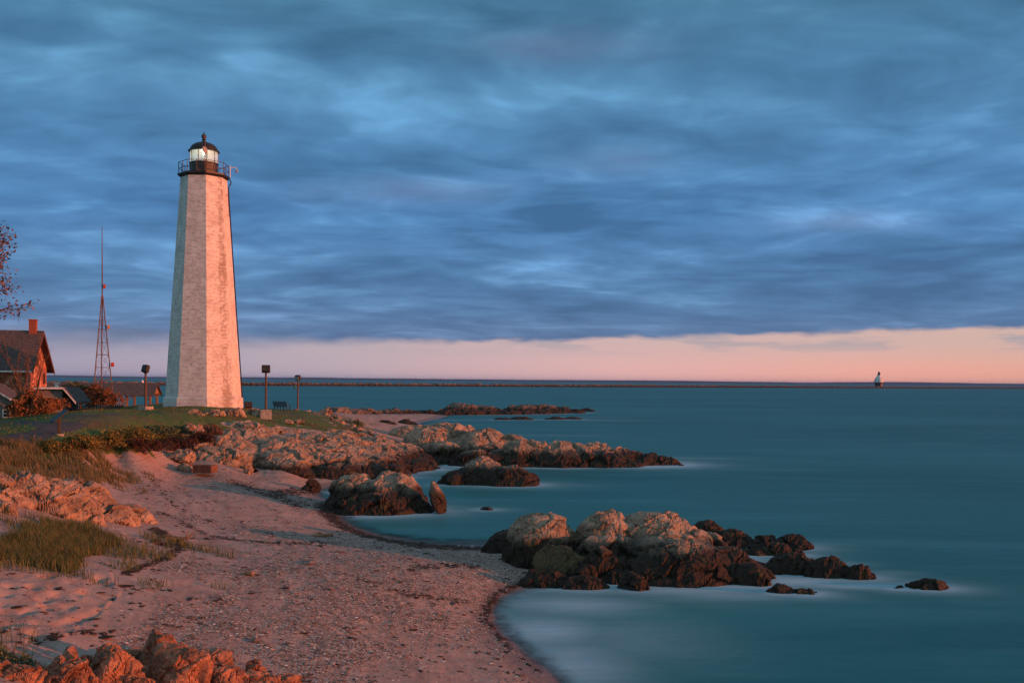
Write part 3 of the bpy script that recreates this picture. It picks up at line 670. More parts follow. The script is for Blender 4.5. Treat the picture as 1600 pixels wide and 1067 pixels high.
rocks('small_rock', 'rock_dry', [(200, 250, 706, 722, 1.55, .7), (225, 277, 704, 722, 1.45, .7), (170, 215, 712, 728, 1.75, .6), (250, 285, 713, 724, 1.4, .7), (262, 312, 702, 716, 1.7, .7)], 'small sunlit rock between the dark red bushes and the beach', 'rock', 'small rocks below the bushes', fs=.5, each=1)
rocks('boulder', 'rock_dry', [(-30, 25, 872, 893, 2.1, .8, dict(amp=.6))], 'pale boulder at the left edge below the grass clump', 'boulder', fs=.5)
fr = []
rg = random.Random(21)
fr += [(-10, 105, 1034, 1100, 1.82, .8, dict(seed=128)), (60, 165, 1026, 1100, 1.72, .8, dict(seed=129)), (375, 445, 1046, 1092, 1.18, .8, dict(seed=126)), (340, 420, 1050, 1100, 1.22, .8, dict(seed=127)), (-80, 60, 1040, 1100, 1.85, .7, dict(seed=121)), (30, 140, 1028, 1100, 1.75, .7, dict(seed=122, tilt=(0, R(12)))), (120, 235, 1012, 1100, 1.6, .7, dict(seed=123)), (210, 330, 1012, 1100, 1.5, .7, dict(seed=124, tilt=(0, R(10)))), (300, 425, 1036, 1105, 1.3, .7, dict(seed=125)), (205, 312, 986, 1058, 1.55, .8, dict(seed=101, flat=.1)), (135, 215, 1004, 1062, 1.6, .7, dict(seed=102, tilt=(0, R(18)))), (75, 150, 1010, 1070, 1.7, .7, dict(seed=103)), (290, 372, 1018, 1072, 1.35, .8, dict(seed=104)), (372, 425, 1035, 1078, 1.2, .8, dict(seed=105)), (405, 480, 1054, 1090, 1.12, .8, dict(seed=106)),
       (20, 100, 1040, 1085, 1.8, .7), (-60, 40, 1048, 1095, 1.9, .7), (130, 220, 1036, 1090, 1.6, .6), (210, 300, 1036, 1092, 1.5, .6), (290, 380, 1046, 1095, 1.35, .6), (60, 140, 1052, 1100, 1.75, .5), (180, 260, 1052, 1105, 1.55, .5), (330, 440, 1058, 1105, 1.25, .5), (100, 170, 1022, 1060, 1.7, .5)]
for k in range(60):
    x = rg.uniform(-30, 325); w = rg.uniform(12, 26); top = 1034 - 40 * math.exp(-((x - 258) / 75) ** 2) + max(0, x - 330) * .25 + rg.uniform(4, 45)
    fr.append((x - w, x + w, top, top + w * 1.1, 1.72 - x * .0008 - (top - 1000) * .001, .8, dict(seed=700 + k, sub=4, fs=.2, planes=9, pw=20, tp=.05)))
rocks('foreground_ledge', 'rock_red', fr, 'rust-red jagged rocks in the near left corner, at the bottom of the picture', 'rock ledge', fs=.38, amp=1.05, blocks=True)
# ledges showing through the lawn round the tower
rocks('rock_ledge', 'rock_dry', [(290, 325, 640, 648, 3.75, .5), (312, 348, 640, 648.5, 3.7, .5)], 'flat stone showing through the lawn in front of the lighthouse', 'rock', 'stones in the lawn', fs=.7, each=1)
rocks('rock_ledge', 'rock_dry', [(345, 385, 637, 648, 3.65, .6), (375, 412, 638, 649, 3.5, .6), (325, 352, 641, 649, 3.65, .5), (398, 416, 642, 650, 3.4, .6), (385, 425, 644, 651, 3.3, .5)], 'cracked stone below the lighthouse foot, left of the floodlight footing', 'rock', 'stones by the lighthouse foot', fs=.7, each=1)
rocks('rock_ledge', 'rock_dry', [(452, 478, 656, 659.5, 3.0, .6), (440, 458, 657, 659.5, 3.05, .6)], 'thin pale stone lying flush in the lawn below the bench', 'rock', 'stones below the bench', fs=.7, each=1)
rocks('rock_ledge', 'rock_dry', [(300, 322, 662, 671, 3.1, .6), (284, 305, 660, 667, 3.3, .6)], 'small stone in the lawn above the dark red bushes', 'rock', 'stones above the bushes', fs=.7, each=1)
rg = random.Random(31)
rocks('tumbled_stone', 'rock_dry', [(x - w, x + w, 640 + (x - 460) * .18 - h_, 645 + (x - 460) * .17, 2.9 - (x - 460) * .006, .7, dict(sub=4)) for x, w, h_ in [(rg.uniform(462, 560), rg.uniform(5, 12), rg.uniform(0, 2)) for _ in range(22)]], 'tumbled stone in the line along the lawn edge past the bench', 'stone', 'stones along the lawn edge', fs=.8, each=1)
rocks('tumbled_stone', 'rock_dry', [(x - w, x + w, 656 + (x - 520) * .35 - h_, 662 + (x - 520) * .35, 2.5 - (x - 520) * .012, .7, dict(sub=4)) for x, w, h_ in [(rg.uniform(515, 600), rg.uniform(5, 12), rg.uniform(0, 3)) for _ in range(20)]], 'tumbled stone on the slope between the marker stone and the middle beach', 'stone', 'stones on the marker slope', fs=.8, each=1)
for pl, pr, pt, pb, zb, mt, lb in [(468, 505, 747, 764, .2, 'rock_weed', 'dark wet boulder on the sand beside the small puddle'), (434, 457, 723, 735, .65, 'rock_weed', 'black stone close to the foot of the headland ledge'), (455, 466, 726, 737, .6, 'rock_dry', 'brown stone tucked against the black stone'),
                                   (380, 396, 727, 738, .85, 'rock_dry', 'speckled brown stone on the upper sand'), (386, 403, 725, 734, .9, 'rock_weed', 'flat black stone behind the speckled one'), (343, 356, 724, 731, 1.0, 'rock_weed', 'low black stone right of the concrete fire box'), (351, 368, 724, 731, 1.0, 'rock_dry', 'low brown stone between the fire box and the speckled stone'), (268, 310, 723, 734, 1.2, 'rock_dry', 'low dark stone buried in sand left of the concrete fire box')]:
    rocks('boulder', mt, [(pl, pr, pt, pb, zb, .7, dict(sub=5))], lb, 'boulder', 'stones scattered on the sand', fs=.5)

# ------------------------------------------------------------------ water
th = np.concatenate([np.arange(-180, -46, 4.0), np.arange(-46, 46, .13), np.arange(46, 180.1, 4.0)])
rr = np.concatenate([np.exp(np.linspace(math.log(4), math.log(300), 460)), np.exp(np.linspace(math.log(310), math.log(19000), 60))])
Tg, Rg = np.meshgrid(np.radians(th), rr, indexing='ij')
wx = (Rg * np.sin(Tg)).ravel(); wy = (Rg * np.cos(Tg)).ravel()
near = (wy > 8) & (wy < 265) & (wx / np.maximum(wy, 1) > -1.1) & (wx / np.maximum(wy, 1) < .3)
dep = np.full(len(wx), 3.0); dep[near] = -TZ(wx[near], wy[near])
foam = np.zeros(len(wx)); sel = np.where((wy > 8) & (wy < 230) & (Rg.ravel() < 260) & (np.abs(wx) < wy))[0]
Pw = np.stack([wx[sel], wy[sel], np.zeros(len(sel))], 1)
streak = fbm(Pw * np.array([.22, .9, 1]), 4, 90)
L = np.array([l for l in LUMPS if l[3] < .35 and l[2] < 6])
f = np.zeros(len(sel))
for x, y, r, z_ in L:
    dd = np.hypot((Pw[:, 0] - x) * .8, (Pw[:, 1] - y) * 1.15) - r * .85
    f = np.maximum(f, .72 * np.exp(-np.maximum(dd, 0) / (.45 + .20 * r)))
for px, py, sx, sy, a in [(1175, 890, 1.8, 1.2, .95), (1250, 908, 2.4, .8, 1.0), (1150, 870, 1.3, 1.6, .8), (1340, 914, 2.4, .7, .85), (1130, 930, 2.6, .7, .55), (1410, 912, 1.2, .4, .45), (1090, 925, 3.0, .5, .40), (880, 945, 2.4, 1.6, .66), (850, 985, 1.6, 2.0, .70), (880, 1035, 1.7, 2.4, .72), (960, 1000, 2.6, 2.6, .36), (905, 925, 2.2, .5, .45),
                         (1290, 880, 1.5, .5, .5), (1385, 895, 1.2, .5, .3), (640, 656, 12, 1.6, .5), (880, 656, 14, 2, .4), (920, 652, 10, 1.3, .35), (860, 680, 9, 1.5, .22), (1075, 716, 5, 1, .35), (840, 758, 4, .8, .25), (940, 720, 8, 1.2, .3)]:
    p = at(px, py, 0); f = np.maximum(f, a * np.exp(-((Pw[:, 0] - p.x) / sx) ** 2 - ((Pw[:, 1] - p.y) / sy) ** 2))
f = np.maximum(f, .75 * np.exp(-np.abs(dep[sel]) / .16) * (wy[sel] < 30) * (wx[sel] > -1))
foam[sel] = np.clip(f * (1 + .16 * streak), 0, 1)
nr = len(rr)
Fw = (np.arange(len(th) - 1)[:, None] * nr + np.arange(nr - 1)[None]).reshape(-1)
Fw = np.stack([Fw, Fw + 1, Fw + 1 + nr, Fw + nr], 1)
m, g = material('sea_water')
pos = g.new('ShaderNodeNewGeometry').outputs['Position']
af, ad = g.attr('foam'), g.attr('depth')
dist = g.vmath('LENGTH', pos)
st1 = g.noise(g.mapping(pos, (.055, .30, 1)), 1.0, 5, .6, .4); st2 = g.noise(g.mapping(pos, (.012, .035, 1)), 1.0, 4, .55, .5); st3 = g.noise(g.mapping(pos, (.0035, .016, 1)), 1.0, 4, .6)
deep = g.mix(g.step(st2, .35, .68), (.011, .125, .142), (.020, .165, .182))
deep = g.mix(g.step(st1, .46, .72, 0, .75), deep, (.042, .215, .24))
deep = g.mix(g.step(st3, .46, .68, 0, .7), deep, (.032, .20, .225))
fo = g.math('MULTIPLY', af, g.step(st1, .2, .6, .75, 1.05))
col = g.mix(g.math('MULTIPLY', fo, .9, clamp=True), deep, (.44, .63, .74))
g.put(g.b.inputs['Base Color'], col)
g.put(g.b.inputs['Roughness'], g.lin(fo, 0, .6, .50, .85)); g.b.inputs['IOR'].default_value = 1.33
g.b.inputs['Specular IOR Level'].default_value = .22
bh = g.math('ADD', g.math('MULTIPLY', g.noise(g.mapping(pos, (.5, 1.6, 1)), 1.0, 4, .55), 1.0), g.math('MULTIPLY', st1, 1.5))
g.put(g.b.inputs['Normal'], g.bump(bh, .18, .25))
tr = g.new('ShaderNodeBsdfTransparent'); mx = g.new('ShaderNodeMixShader')
g.put(tr.inputs[0], (.95, .97, .98))
rag = g.noise(pos, 1.3, 5, .65)
g.put(mx.inputs[0], g.step(g.math('ADD', ad, g.math('MULTIPLY', g.math('SUBTRACT', rag, .5), .16)), -.01, .13))
g.l.new(tr.outputs[0], mx.inputs[1]); g.l.new(g.b.outputs[0], mx.inputs[2]); g.l.new(mx.outputs[0], g.o.inputs[0])
M['water'] = m
water = npmesh('water', np.stack([wx, wy, np.zeros_like(wx)], 1), Fw, m, None, True, dict(foam=foam, depth=dep))
tag(water, None, None, None, 'structure')

# ------------------------------------------------------------------ lighthouse
m, g = material('weathered_whitewash')
tc = g.new('ShaderNodeTexCoord'); uv = tc.outputs['UV']; ob_ = tc.outputs['Object']
br = g.new('ShaderNodeTexBrick'); g.put(br.inputs['Vector'], g.vmath('ADD', uv, g.vmath('SCALE', g.vmath('SUBTRACT', g.noise(uv, 3, 3, out=1), (.5, .5, .5)), None)))
br.inputs['Vector'].links[0].from_node.inputs[1].links[0].from_node.inputs['Scale'].default_value = .10
br.inputs['Scale'].default_value = 1.0; br.inputs['Brick Width'].default_value = .62; br.inputs['Row Height'].default_value = .26; br.inputs['Mortar Size'].default_value = .012
br.inputs['Color1'].default_value = (.45, .45, .45, 1); br.inputs['Color2'].default_value = (.62, .62, .62, 1); br.inputs['Mortar'].default_value = (.2, .2, .2, 1)
n = g.noise(ob_, 1.1, 6, .65); n2 = g.noise(g.mapping(uv, (2.4, 5.2, 1)), 1.0, 6, .68); nb = g.noise(g.mapping(uv, (2.2, 2.8, 1)), 1.5, 5, .7)
cc = g.mix(g.step(n, .38, .66), (.74, .73, .70), (.58, .56, .535))
cc = g.mix(g.step(n2, .46, .66, 0, .55), cc, (.30, .28, .265))
cc = g.mix(.12, cc, br.outputs[0], 'OVERLAY')
# bare stains low and along one side
z = g.sep(ob_)[2]
ul_ = g.sep(uv)[0]
bandm = g.math('MULTIPLY', g.step(g.math('ABSOLUTE', g.math('SUBTRACT', ul_, .55)), .75, .1), .16)
st = g.step(g.math('ADD', g.math('MULTIPLY', nb, .6), g.math('ADD', g.math('MULTIPLY', g.noise(ob_, .55, 4, .6), .4), bandm)), .58, .70)
cc = g.mix(g.math('MULTIPLY', st, .62), cc, (.26, .17, .125))
drip = g.noise(g.mapping(uv, (3.0, .22, 1)), 1.6, 4, .6)
cc = g.mix(g.step(drip, .56, .72, 0, .35), cc, (.40, .35, .30))
g.put(g.b.inputs['Base Color'], cc); g.b.inputs['Roughness'].default_value = .9; g.b.inputs['Specular IOR Level'].default_value = .15
hh = g.math('ADD', g.math('MULTIPLY', n2, 1.0), g.math('MULTIPLY', br.outputs['Fac'], -.18))
hh = g.math('ADD', hh, g.math('MULTIPLY', g.noise(ob_, 14, 5, .7), .35))
g.put(g.b.inputs['Normal'], g.bump(hh, .7, .09))
M['whitewash'] = m
LY = 80.0
lb = atY(318.3, 634.5, LY); LZ = lb.z
A0 = math.atan2(-lb.y, -lb.x) + R(4.6)
lh = empty('lighthouse', (lb.x, lb.y, LZ), 'tall tapering white octagonal lighthouse with black lantern on the grassy headland', 'lighthouse')
def octa(prof, name, mat, parent):
    V = []; Fc = []; UV = []
    me = bpy.data.meshes.new(name); vs = []; fs = []
    for r, z in prof:
        for k in range(8): vs.append((r * math.cos(A0 + k * R(45)), r * math.sin(A0 + k * R(45)), z))
    for i in range(len(prof) - 1):
        for k in range(8): fs.append((i * 8 + k, i * 8 + (k + 1) % 8, (i + 1) * 8 + (k + 1) % 8, (i + 1) * 8 + k))
    fs.append(tuple((len(prof) - 1) * 8 + k for k in range(8)))
    me.from_pydata(vs, [], fs); ul = me.uv_layers.new(name='UVMap')
    for p in me.polygons:
        ctr = p.center; t = Vector((-p.normal.y, p.normal.x, 0)); 
        for li in p.loop_indices:
            v = me.vertices[me.loops[li].vertex_index].co
            ul.data[li].uv = ((v - ctr).dot(t) + 7.3 * (p.index % 8), v.z)
    me.materials.append(mat)
    o = bpy.data.objects.new(name, me); COL.objects.link(o); o.parent = parent; return o
HT = atY(319, 279.5, LY).z - LZ
HP = atY(319, 622, LY).z - LZ
octa([(3.26, -.8), (3.24, HP), (3.13, HP + .10)], 'plinth', M['whitewash'], lh)
nt = 24
octa([(3.10 + (1.88 - 3.10) * i / nt, HP - .05 + (HT - HP + .05) * i / nt) for i in range(nt + 1)], 'tower', M['whitewash'], lh)
lh.scale = (.95, .95, 1)
gal = octa([(1.89, HT - .03), (1.98, HT + .02), (2.06, HT + .10), (2.13, HT + .13), (2.13, HT + .25)], 'gallery', M['metal_black'], lh)
HG = HT + .25
rl = MB(); RRd = 2.02
cor = [Vector((RRd * math.cos(A0 + k * R(45)), RRd * math.sin(A0 + k * R(45)), 0)) for k in range(8)]
for k in range(8):
    a, b_ = cor[k], cor[(k + 1) % 8]
    for p in (a, (a + b_) / 2): rl.tube([p + Vector((0, 0, HG)), p + Vector((0, 0, HG + .92))], .032, 6)
    for h_ in (.42, .90): rl.tube([a + Vector((0, 0, HG + h_)), b_ + Vector((0, 0, HG + h_))], .022, 6)
rl.build('railing', M['metal_black'], lh)
mt, gm_ = material('lantern_drum_paint')
o1 = gm_.new('ShaderNodeTexCoord').outputs['Object']
gm_.put(gm_.b.inputs['Base Color'], gm_.mix(gm_.step(gm_.noise(o1, 3, 5, .65), .5, .66), (.018, .022, .024), (.16, .075, .04)))
gm_.b.inputs['Roughness'].default_value = .42
M['drum'] = mt
zp0 = atY(319, 256, LY).z - LZ; zp1 = atY(319, 237.5, LY).z - LZ
A1 = A0 + R(8)
MB().lathe([(1.17, HG - .02), (1.17, zp0 - .06), (1.21, zp0 - .06), (1.21, zp0)], 20, ang=A1).build('lantern_drum', M['drum'], lh)
mg, gg = material('lantern_glass')
gl = gg.new('ShaderNodeBsdfGlossy'); gl.inputs['Roughness'].default_value = .03; tr = gg.new('ShaderNodeBsdfTransparent'); tr.inputs[0].default_value = (.93, .97, .97, 1)
mx = gg.new('ShaderNodeMixShader'); mx.inputs[0].default_value = .13
df = gg.new('ShaderNodeBsdfTranslucent'); df.inputs[0].default_value = (.85, .9, .9, 1); d2 = gg.new('ShaderNodeBsdfDiffuse'); d2.inputs[0].default_value = (.85, .9, .9, 1); ad_ = gg.new('ShaderNodeMixShader'); gg.l.new(df.outputs[0], ad_.inputs[1]); gg.l.new(d2.outputs[0], ad_.inputs[2])
m2 = gg.new('ShaderNodeMixShader'); m2.inputs[0].default_value = .22; gg.l.new(tr.outputs[0], m2.inputs[1]); gg.l.new(ad_.outputs[0], m2.inputs[2])
gg.l.new(m2.outputs[0], mx.inputs[1]); gg.l.new(gl.outputs[0], mx.inputs[2]); gg.l.new(mx.outputs[0], gg.o.inputs[0])
M['glass'] = mg
NP = 10; mu = MB()
for k in range(NP):
    a = A1 + 2 * math.pi * k / NP; a2 = A1 + 2 * math.pi * (k + 1) / NP; r = 1.12
    p, q = Vector((r * math.cos(a), r * math.sin(a), 0)), Vector((r * math.cos(a2), r * math.sin(a2), 0))
    mu.tube([p + Vector((0, 0, zp0)), p + Vector((0, 0, zp1 + .02))], .035, 6)
    d_ = (q - p).normalized() * .036; nn = Vector((p + q)).normalized() * .012
    MB().prism([p + d_ + Vector((0, 0, zp0 + .004)), q - d_ + Vector((0, 0, zp0 + .004)), q - d_ + Vector((0, 0, zp1)), p + d_ + Vector((0, 0, zp1))], nn).build('lantern_pane', M['glass'], lh)
for zz in (zp0 + .02, zp1 - .01): mu.tube([Vector((1.12 * math.cos(A1 + 2 * math.pi * k / NP), 1.12 * math.sin(A1 + 2 * math.pi * k / NP), zz)) for k in range(NP + 1)], .03, 6)
mu.build('lantern_frame', M['galv'], lh)
# white painted ceiling ring and lens inside
lw = simple('lantern_lining', (.62, .58, .48), .6)
MB().lathe([(1.10, zp1 - .02), (.55, zp1 + .16), (.05, zp1 + .2)], 24).build('lantern_ceiling', lw, lh)
MB().lathe([(.02, zp0 + .002), (.16, zp0 + .01), (.14, zp0 + .25), (.24, zp0 + .30), (.27, zp0 + .55), (.20, zp0 + .75), (.05, zp0 + .8)], 16).build('lens', M['glassdark'], lh, True)
zr = atY(319, 222.5, LY).z - LZ
dome = [(1.27, zp1 - .03), (1.29, zp1 + .03), (1.24, zp1 + .08)] + [(1.13 * math.cos(t), zp1 + .09 + (zr - zp1 - .09) * math.sin(t)) for t in [R(a) for a in range(0, 86, 8)]]
MB().lathe(dome, 40).build('dome', M['metal_black'], lh, True)
zb_ = zr
fin = [(.22, -.04), (.24, .02), (.13, .06), (.12, .14), (.19, .17), (.19, .21), (.11, .24), (.12, .28), (.19, .36), (.215, .45), (.19, .54), (.11, .62), (.05, .68), (.03, .80), (.004, .84)]
MB().lathe([(r, z + zb_) for r, z in fin], 20).build('ventilator_ball', M['drum'], lh, True)
mb_, gb = material('lamp_light'); em = gb.new('ShaderNodeEmission'); em.inputs[0].default_value = (1, .86, .62, 1); em.inputs[1].default_value = 14
gb.l.new(em.outputs[0], gb.o.inputs[0])
MB().lathe([(.02, 0), (.09, .04), (.10, .10), (.05, .16), (.02, .17)], 12, c=(0.05, -.25, zp1 - .16)).build('lamp', mb_, lh)
pl = bpy.data.lights.new('lantern_lamp', 'POINT'); po = bpy.data.objects.new('lantern_lamp', pl); COL.objects.link(po); po.parent = lh
po.location = (.05, -.25, zp1 - .25); pl.energy = 110; pl.color = (1, .88, .66); pl.shadow_soft_size = .08
# antenna on the gallery, camera arm, downpipe, ladder bracket
ca = A0 - R(2); pv = Vector((RRd * math.cos(ca), RRd * math.sin(ca), 0))
an = MB().tube([pv + Vector((0, 0, HG - .2)), pv + Vector((0, 0, zr - .05))], .03, 6).build('antenna_pole', M['rust'], lh)
zd = atY(324, 243, LY).z - LZ
tilt = Matrix.Rotation(A0 + R(40), 4, 'Z') @ Matrix.Rotation(R(80), 4, 'Y') @ Matrix.Rotation(R(180), 4, 'X')
dd = MB().lathe([(.02, -.10), (.15, -.075), (.25, -.02), (.29, .04), (.28, .045), (.24, 0), (.14, -.055), (.01, -.08)], 24)
dd.v = [tilt @ v for v in dd.v]
dd.build('dish_antenna', M['dish'], lh, True, tuple(pv * 1.06 + Vector((0, 0, zd))))
ka = A0 + R(90); kv = Vector((2.14 * math.cos(ka), 2.14 * math.sin(ka), 0)); kd = kv.normalized()
arm = MB().tube([kv + Vector((0, 0, HG)), kv + Vector((0, 0, HG + .95))], .035, 6)
arm.tube([kv + Vector((0, 0, HG + .80)) + kd * x + Vector((0, 0, zz)) for x, zz in [(0, 0), (.25, .02), (.36, .08), (.48, .03), (.53, -.14)]], .028, 6)
arm.build('camera_arm', M['white'], lh)
MB().lathe([(.01, -.14), (.08, -.11), (.11, -.02), (.11, .04), (.06, .08), (.02, .1)], 16, c=kv + kd * .53 + Vector((0, 0, HG + .58))).build('security_camera', M['dish'], lh, True)
pa = A0 + R(90)
def edge(z, off=.05):
    t = (z - HP) / (HT - HP); r = 3.10 + (1.88 - 3.10) * t + off
    return Vector((r * math.cos(pa), r * math.sin(pa), z))
gp = edge(HT - .55, .06)
pp = [edge(.4, .09), edge(HT * .33, .06), edge(HT * .66, .06), gp, edge(HT - .35, .22), edge(HT - .12, .32), edge(HT + .1, .22)]
MB().tube(pp, .05, 8).build('downpipe', M['metal_black'], lh, True)
bk = MB()
w_ = A0 + R(72)
for zz in (HT - 2.9, HT - 2.1, HT - 1.3):
    t = (zz - HP) / (HT - HP); r = (3.10 + (1.88 - 3.10) * t) * .955
    p = Vector((r * math.cos(w_), r * math.sin(w_), zz)); bk.tube([p, p + p.normalized() * .14 * 1], .02, 5)
bk.tube([Vector(((3.1 - 1.22 * (zz - HP) / (HT - HP)) * .955 * math.cos(w_) + .10 * math.cos(w_), (3.1 - 1.22 * (zz - HP) / (HT - HP)) * .955 * math.sin(w_) + .10 * math.sin(w_), zz)) for zz in (HT - 3.0, HT - 1.2)], .025, 6)
bk.build('ladder_rail', M['galv'], lh)
# dark box light at the tower's foot
p = ground(388, 82); fl = empty('ground_floodlight', p, 'small dark box floodlight on the ground right of the lighthouse foot', 'floodlight', R(20))
MB().box((0, 0, .42), (.62, .34, .5), Matrix.Rotation(R(-18), 3, 'X')).build('housing', M['lamp_dark'], fl, bevel=.03)
MB().box((0, 0, .08), (.5, .26, .2)).build('bracket', M['rust'], fl)

# ------------------------------------------------------------------ radio mast
mp = ground(160, 98); mz = 3.0
mast = empty('radio_mast', (mp.x, mp.y, mz), 'slender rusty lattice mast with a whip pole and three red and tan boxes', 'mast', R(28))
hz = lambda py: atY(160, py, 98).z - mz
zt, zm, zk = hz(354), hz(462), hz(452)
legs = []
half = lambda z: .045 + (1.02 - .045) * (1 - z / zm)
for sx, sy in ((-1, -1), (1, -1), (0, 1)):
    f_ = lambda z, sx=sx, sy=sy: Vector((sx * half(z) * 1.0, (sy * (.58 if sy < 0 else 1.1)) * half(z), z))
    legs.append(f_); MB().tube([f_(0), f_(zm)], .055, 6).build('leg', M['galv'], mast)
bz = [hz(y) for y in (593.5, 574, 554, 535, 514.5, 495)]
for i, z_ in enumerate(bz):
    for a in range(3):
        MB().tube([legs[a](z_), legs[(a + 1) % 3](z_)], .040 if i % 2 == 0 else .032, 5).build('crossbar', M['galv'], mast)
for z0, z1 in zip(bz[:-1], bz[1:]):
    for a in range(3):
        x_ = MB(); x_.tube([legs[a](z0), legs[(a + 1) % 3](z1)], .014, 4); x_.tube([legs[(a + 1) % 3](z0), legs[a](z1)], .014, 4); x_.build('brace', M['galv'], mast)
MB().tube([Vector((0, 0, hz(512))), Vector((0, 0, zk)), Vector((0, 0, zk + 2.5)), Vector((0, 0, zt))], [.05, .06, .05, .028], 8).build('whip_pole', M['rust'], mast)
for py, off, mt, sz in ((447.5, .20, 'boxred', (.22, .22, .42)), (511, .30, 'boxtan', (.26, .22, .40)), (569.5, .34, 'boxred', (.28, .22, .42))):
    z_ = hz(py); b_ = MB().box(legs[1](min(z_, zm)) + Vector((off * .75, -off * .2, 0)) + Vector((0, 0, max(0, z_ - zm))), sz)
    b_.box(legs[1](min(z_, zm)) + Vector((off * .3, -off * .08, max(0, z_ - zm))), (.3, .05, .05)); b_.build('junction_box', M[mt], mast, bevel=.015)

# ------------------------------------------------------------------ house
m, g = material('red_fieldstone')
o_ = g.new('ShaderNodeTexCoord').outputs['Object']
v_ = g.new('ShaderNodeTexVoronoi', feature='F1'); g.put(v_.inputs['Vector'], g.mapping(o_, (1, 1, 1.35))); v_.inputs['Scale'].default_value = 2.6
ve = g.voro(g.mapping(o_, (1, 1, 1.35)), 2.6, 'DISTANCE_TO_EDGE')
cs = g.ramp(g.sep(v_.outputs['Color'])[0], [(0, (.22, .08, .055)), (.4, (.38, .13, .08)), (.75, (.50, .20, .12)), (1, (.65, .36, .24))])
cs = g.mix(g.step(ve, .06, .01), cs, (.12, .07, .055)); g.put(g.b.inputs['Base Color'], cs); g.b.inputs['Roughness'].default_value = .9
g.put(g.b.inputs['Normal'], g.bump(ve, .6, .06)); M['stone_red'] = m
m, g = material('roof_shingles')
o_ = g.new('ShaderNodeTexCoord').outputs['Object']
zz = g.sep(o_)[2]
row = g.math('FRACT', g.math('MULTIPLY', zz, 5.2))
nn = g.noise(g.mapping(o_, (5, 5, 5.2)), 1.0, 2, .5)
cs = g.mix(g.step(nn, .35, .65), (.055, .045, .045), (.115, .085, .075)); cs = g.mix(g.step(row, .22, .0), cs, (.025, .02, .02))
g.put(g.b.inputs['Base Color'], cs); g.b.inputs['Roughness'].default_value = .85; g.put(g.b.inputs['Normal'], g.bump(row, .5, .03)); M['shingle'] = m
M['stone_grey'] = simple('grey_render', (.26, .22, .20), .9, 0, .35, 4, .4, (.15, .12, .11))
M['brick'] = simple('red_brick', (.33, .10, .06), .9, 0, .3, 9, .4)
hp = atY(42, 620, 85.0)
house = empty('stone_house', (hp.x, hp.y, 3.0), 'red stone house with steep shingled gable roof, brick chimney and a lower side wing', 'house', R(12.5))
# local axes: +X is the outward side of the sunlit gable, Y runs back along the gable wall
GW, EZ, RZ = 7.0, 4.05, 7.15
w_ = MB().prism([(0, 0, -1), (0, GW, -1), (0, GW, EZ), (0, GW / 2, RZ - .12), (0, 0, EZ)], (-17, 0, 0)); w_.build('wall', M['stone_red'], house)
rf = MB()
sl = math.hypot(GW / 2, RZ - EZ); ov = .55
for s in (0, 1):
    e = Vector((0, -ov if s == 0 else GW + ov, EZ - ov * (RZ - EZ) / (GW / 2))); rd = Vector((0, GW / 2, RZ)); th_ = Vector((0, 0, .16))
    rf.prism([e + Vector((.55, 0, 0)), rd + Vector((.55, 0, 0)), rd + th_ + Vector((.55, 0, 0)), e + th_ + Vector((.55, 0, 0))], (-18.1, 0, 0))
roof = rf.build('roof', M['shingle'], house)
ch = MB().box((-.28, GW / 2 - .1, RZ + .35), (.58, .58, 1.35)); ch.box((-.28, GW / 2 - .1, RZ + 1.08), (.66, .66, .12)); ch.build('chimney', M['brick'], roof)
fb = MB()
for s in (0, 1):
    e = Vector((.555, -ov if s == 0 else GW + ov, EZ - ov * (RZ - EZ) / (GW / 2))); rd = Vector((.555, GW / 2, RZ))
    fb.prism([e + Vector((0, 0, -.16)), rd + Vector((0, 0, -.16)), rd + Vector((0, 0, .155)), e + Vector((0, 0, .155))], (.05, 0, 0))
fb.build('bargeboard', M['rust'], roof)
MB().tube([Vector((.5, -ov - .06, EZ - .42)), Vector((-17, -ov - .06, EZ - .42))], .085, 8).build('gutter', M['white'], roof)
def window(c_, n_, wd, ht, parent, mat='glassdark', fr='white'):
    """window in a wall whose outward direction is n_"""
    n_ = Vector(n_); t_ = Vector((-n_.y, n_.x, 0)); c_ = Vector(c_)
    f = MB()
    for a, b2 in ((-1, 0), (1, 0)): f.box(c_ + t_ * (a * wd / 2) + n_ * .03, (.08 if abs(t_.x) > .5 else .10, .08 if abs(t_.y) > .5 else .10, ht + .08))
    for a in (-1, 0, 1): f.box(c_ + Vector((0, 0, a * ht / 2)) + n_ * .035, (wd - .08 if abs(t_.x) > .5 else .09, wd - .08 if abs(t_.y) > .5 else .09, .07))
    o = f.build('window', M[fr], parent)
    MB().box(c_ + n_ * .012, (wd - .04 if abs(t_.x) > .5 else .02, wd - .04 if abs(t_.y) > .5 else .02, ht - .02)).build('pane', M[mat], o)
window((0, GW / 2 - .1, EZ + .8), (1, 0, 0), .55, 1.25, house, fr='rust'); window((0, 5.9, EZ - 1.0), (1, 0, 0), .6, .9, house, fr='rust'); window((-3.2, 0, 2.4), (0, -1, 0), .9, 1.3, house)
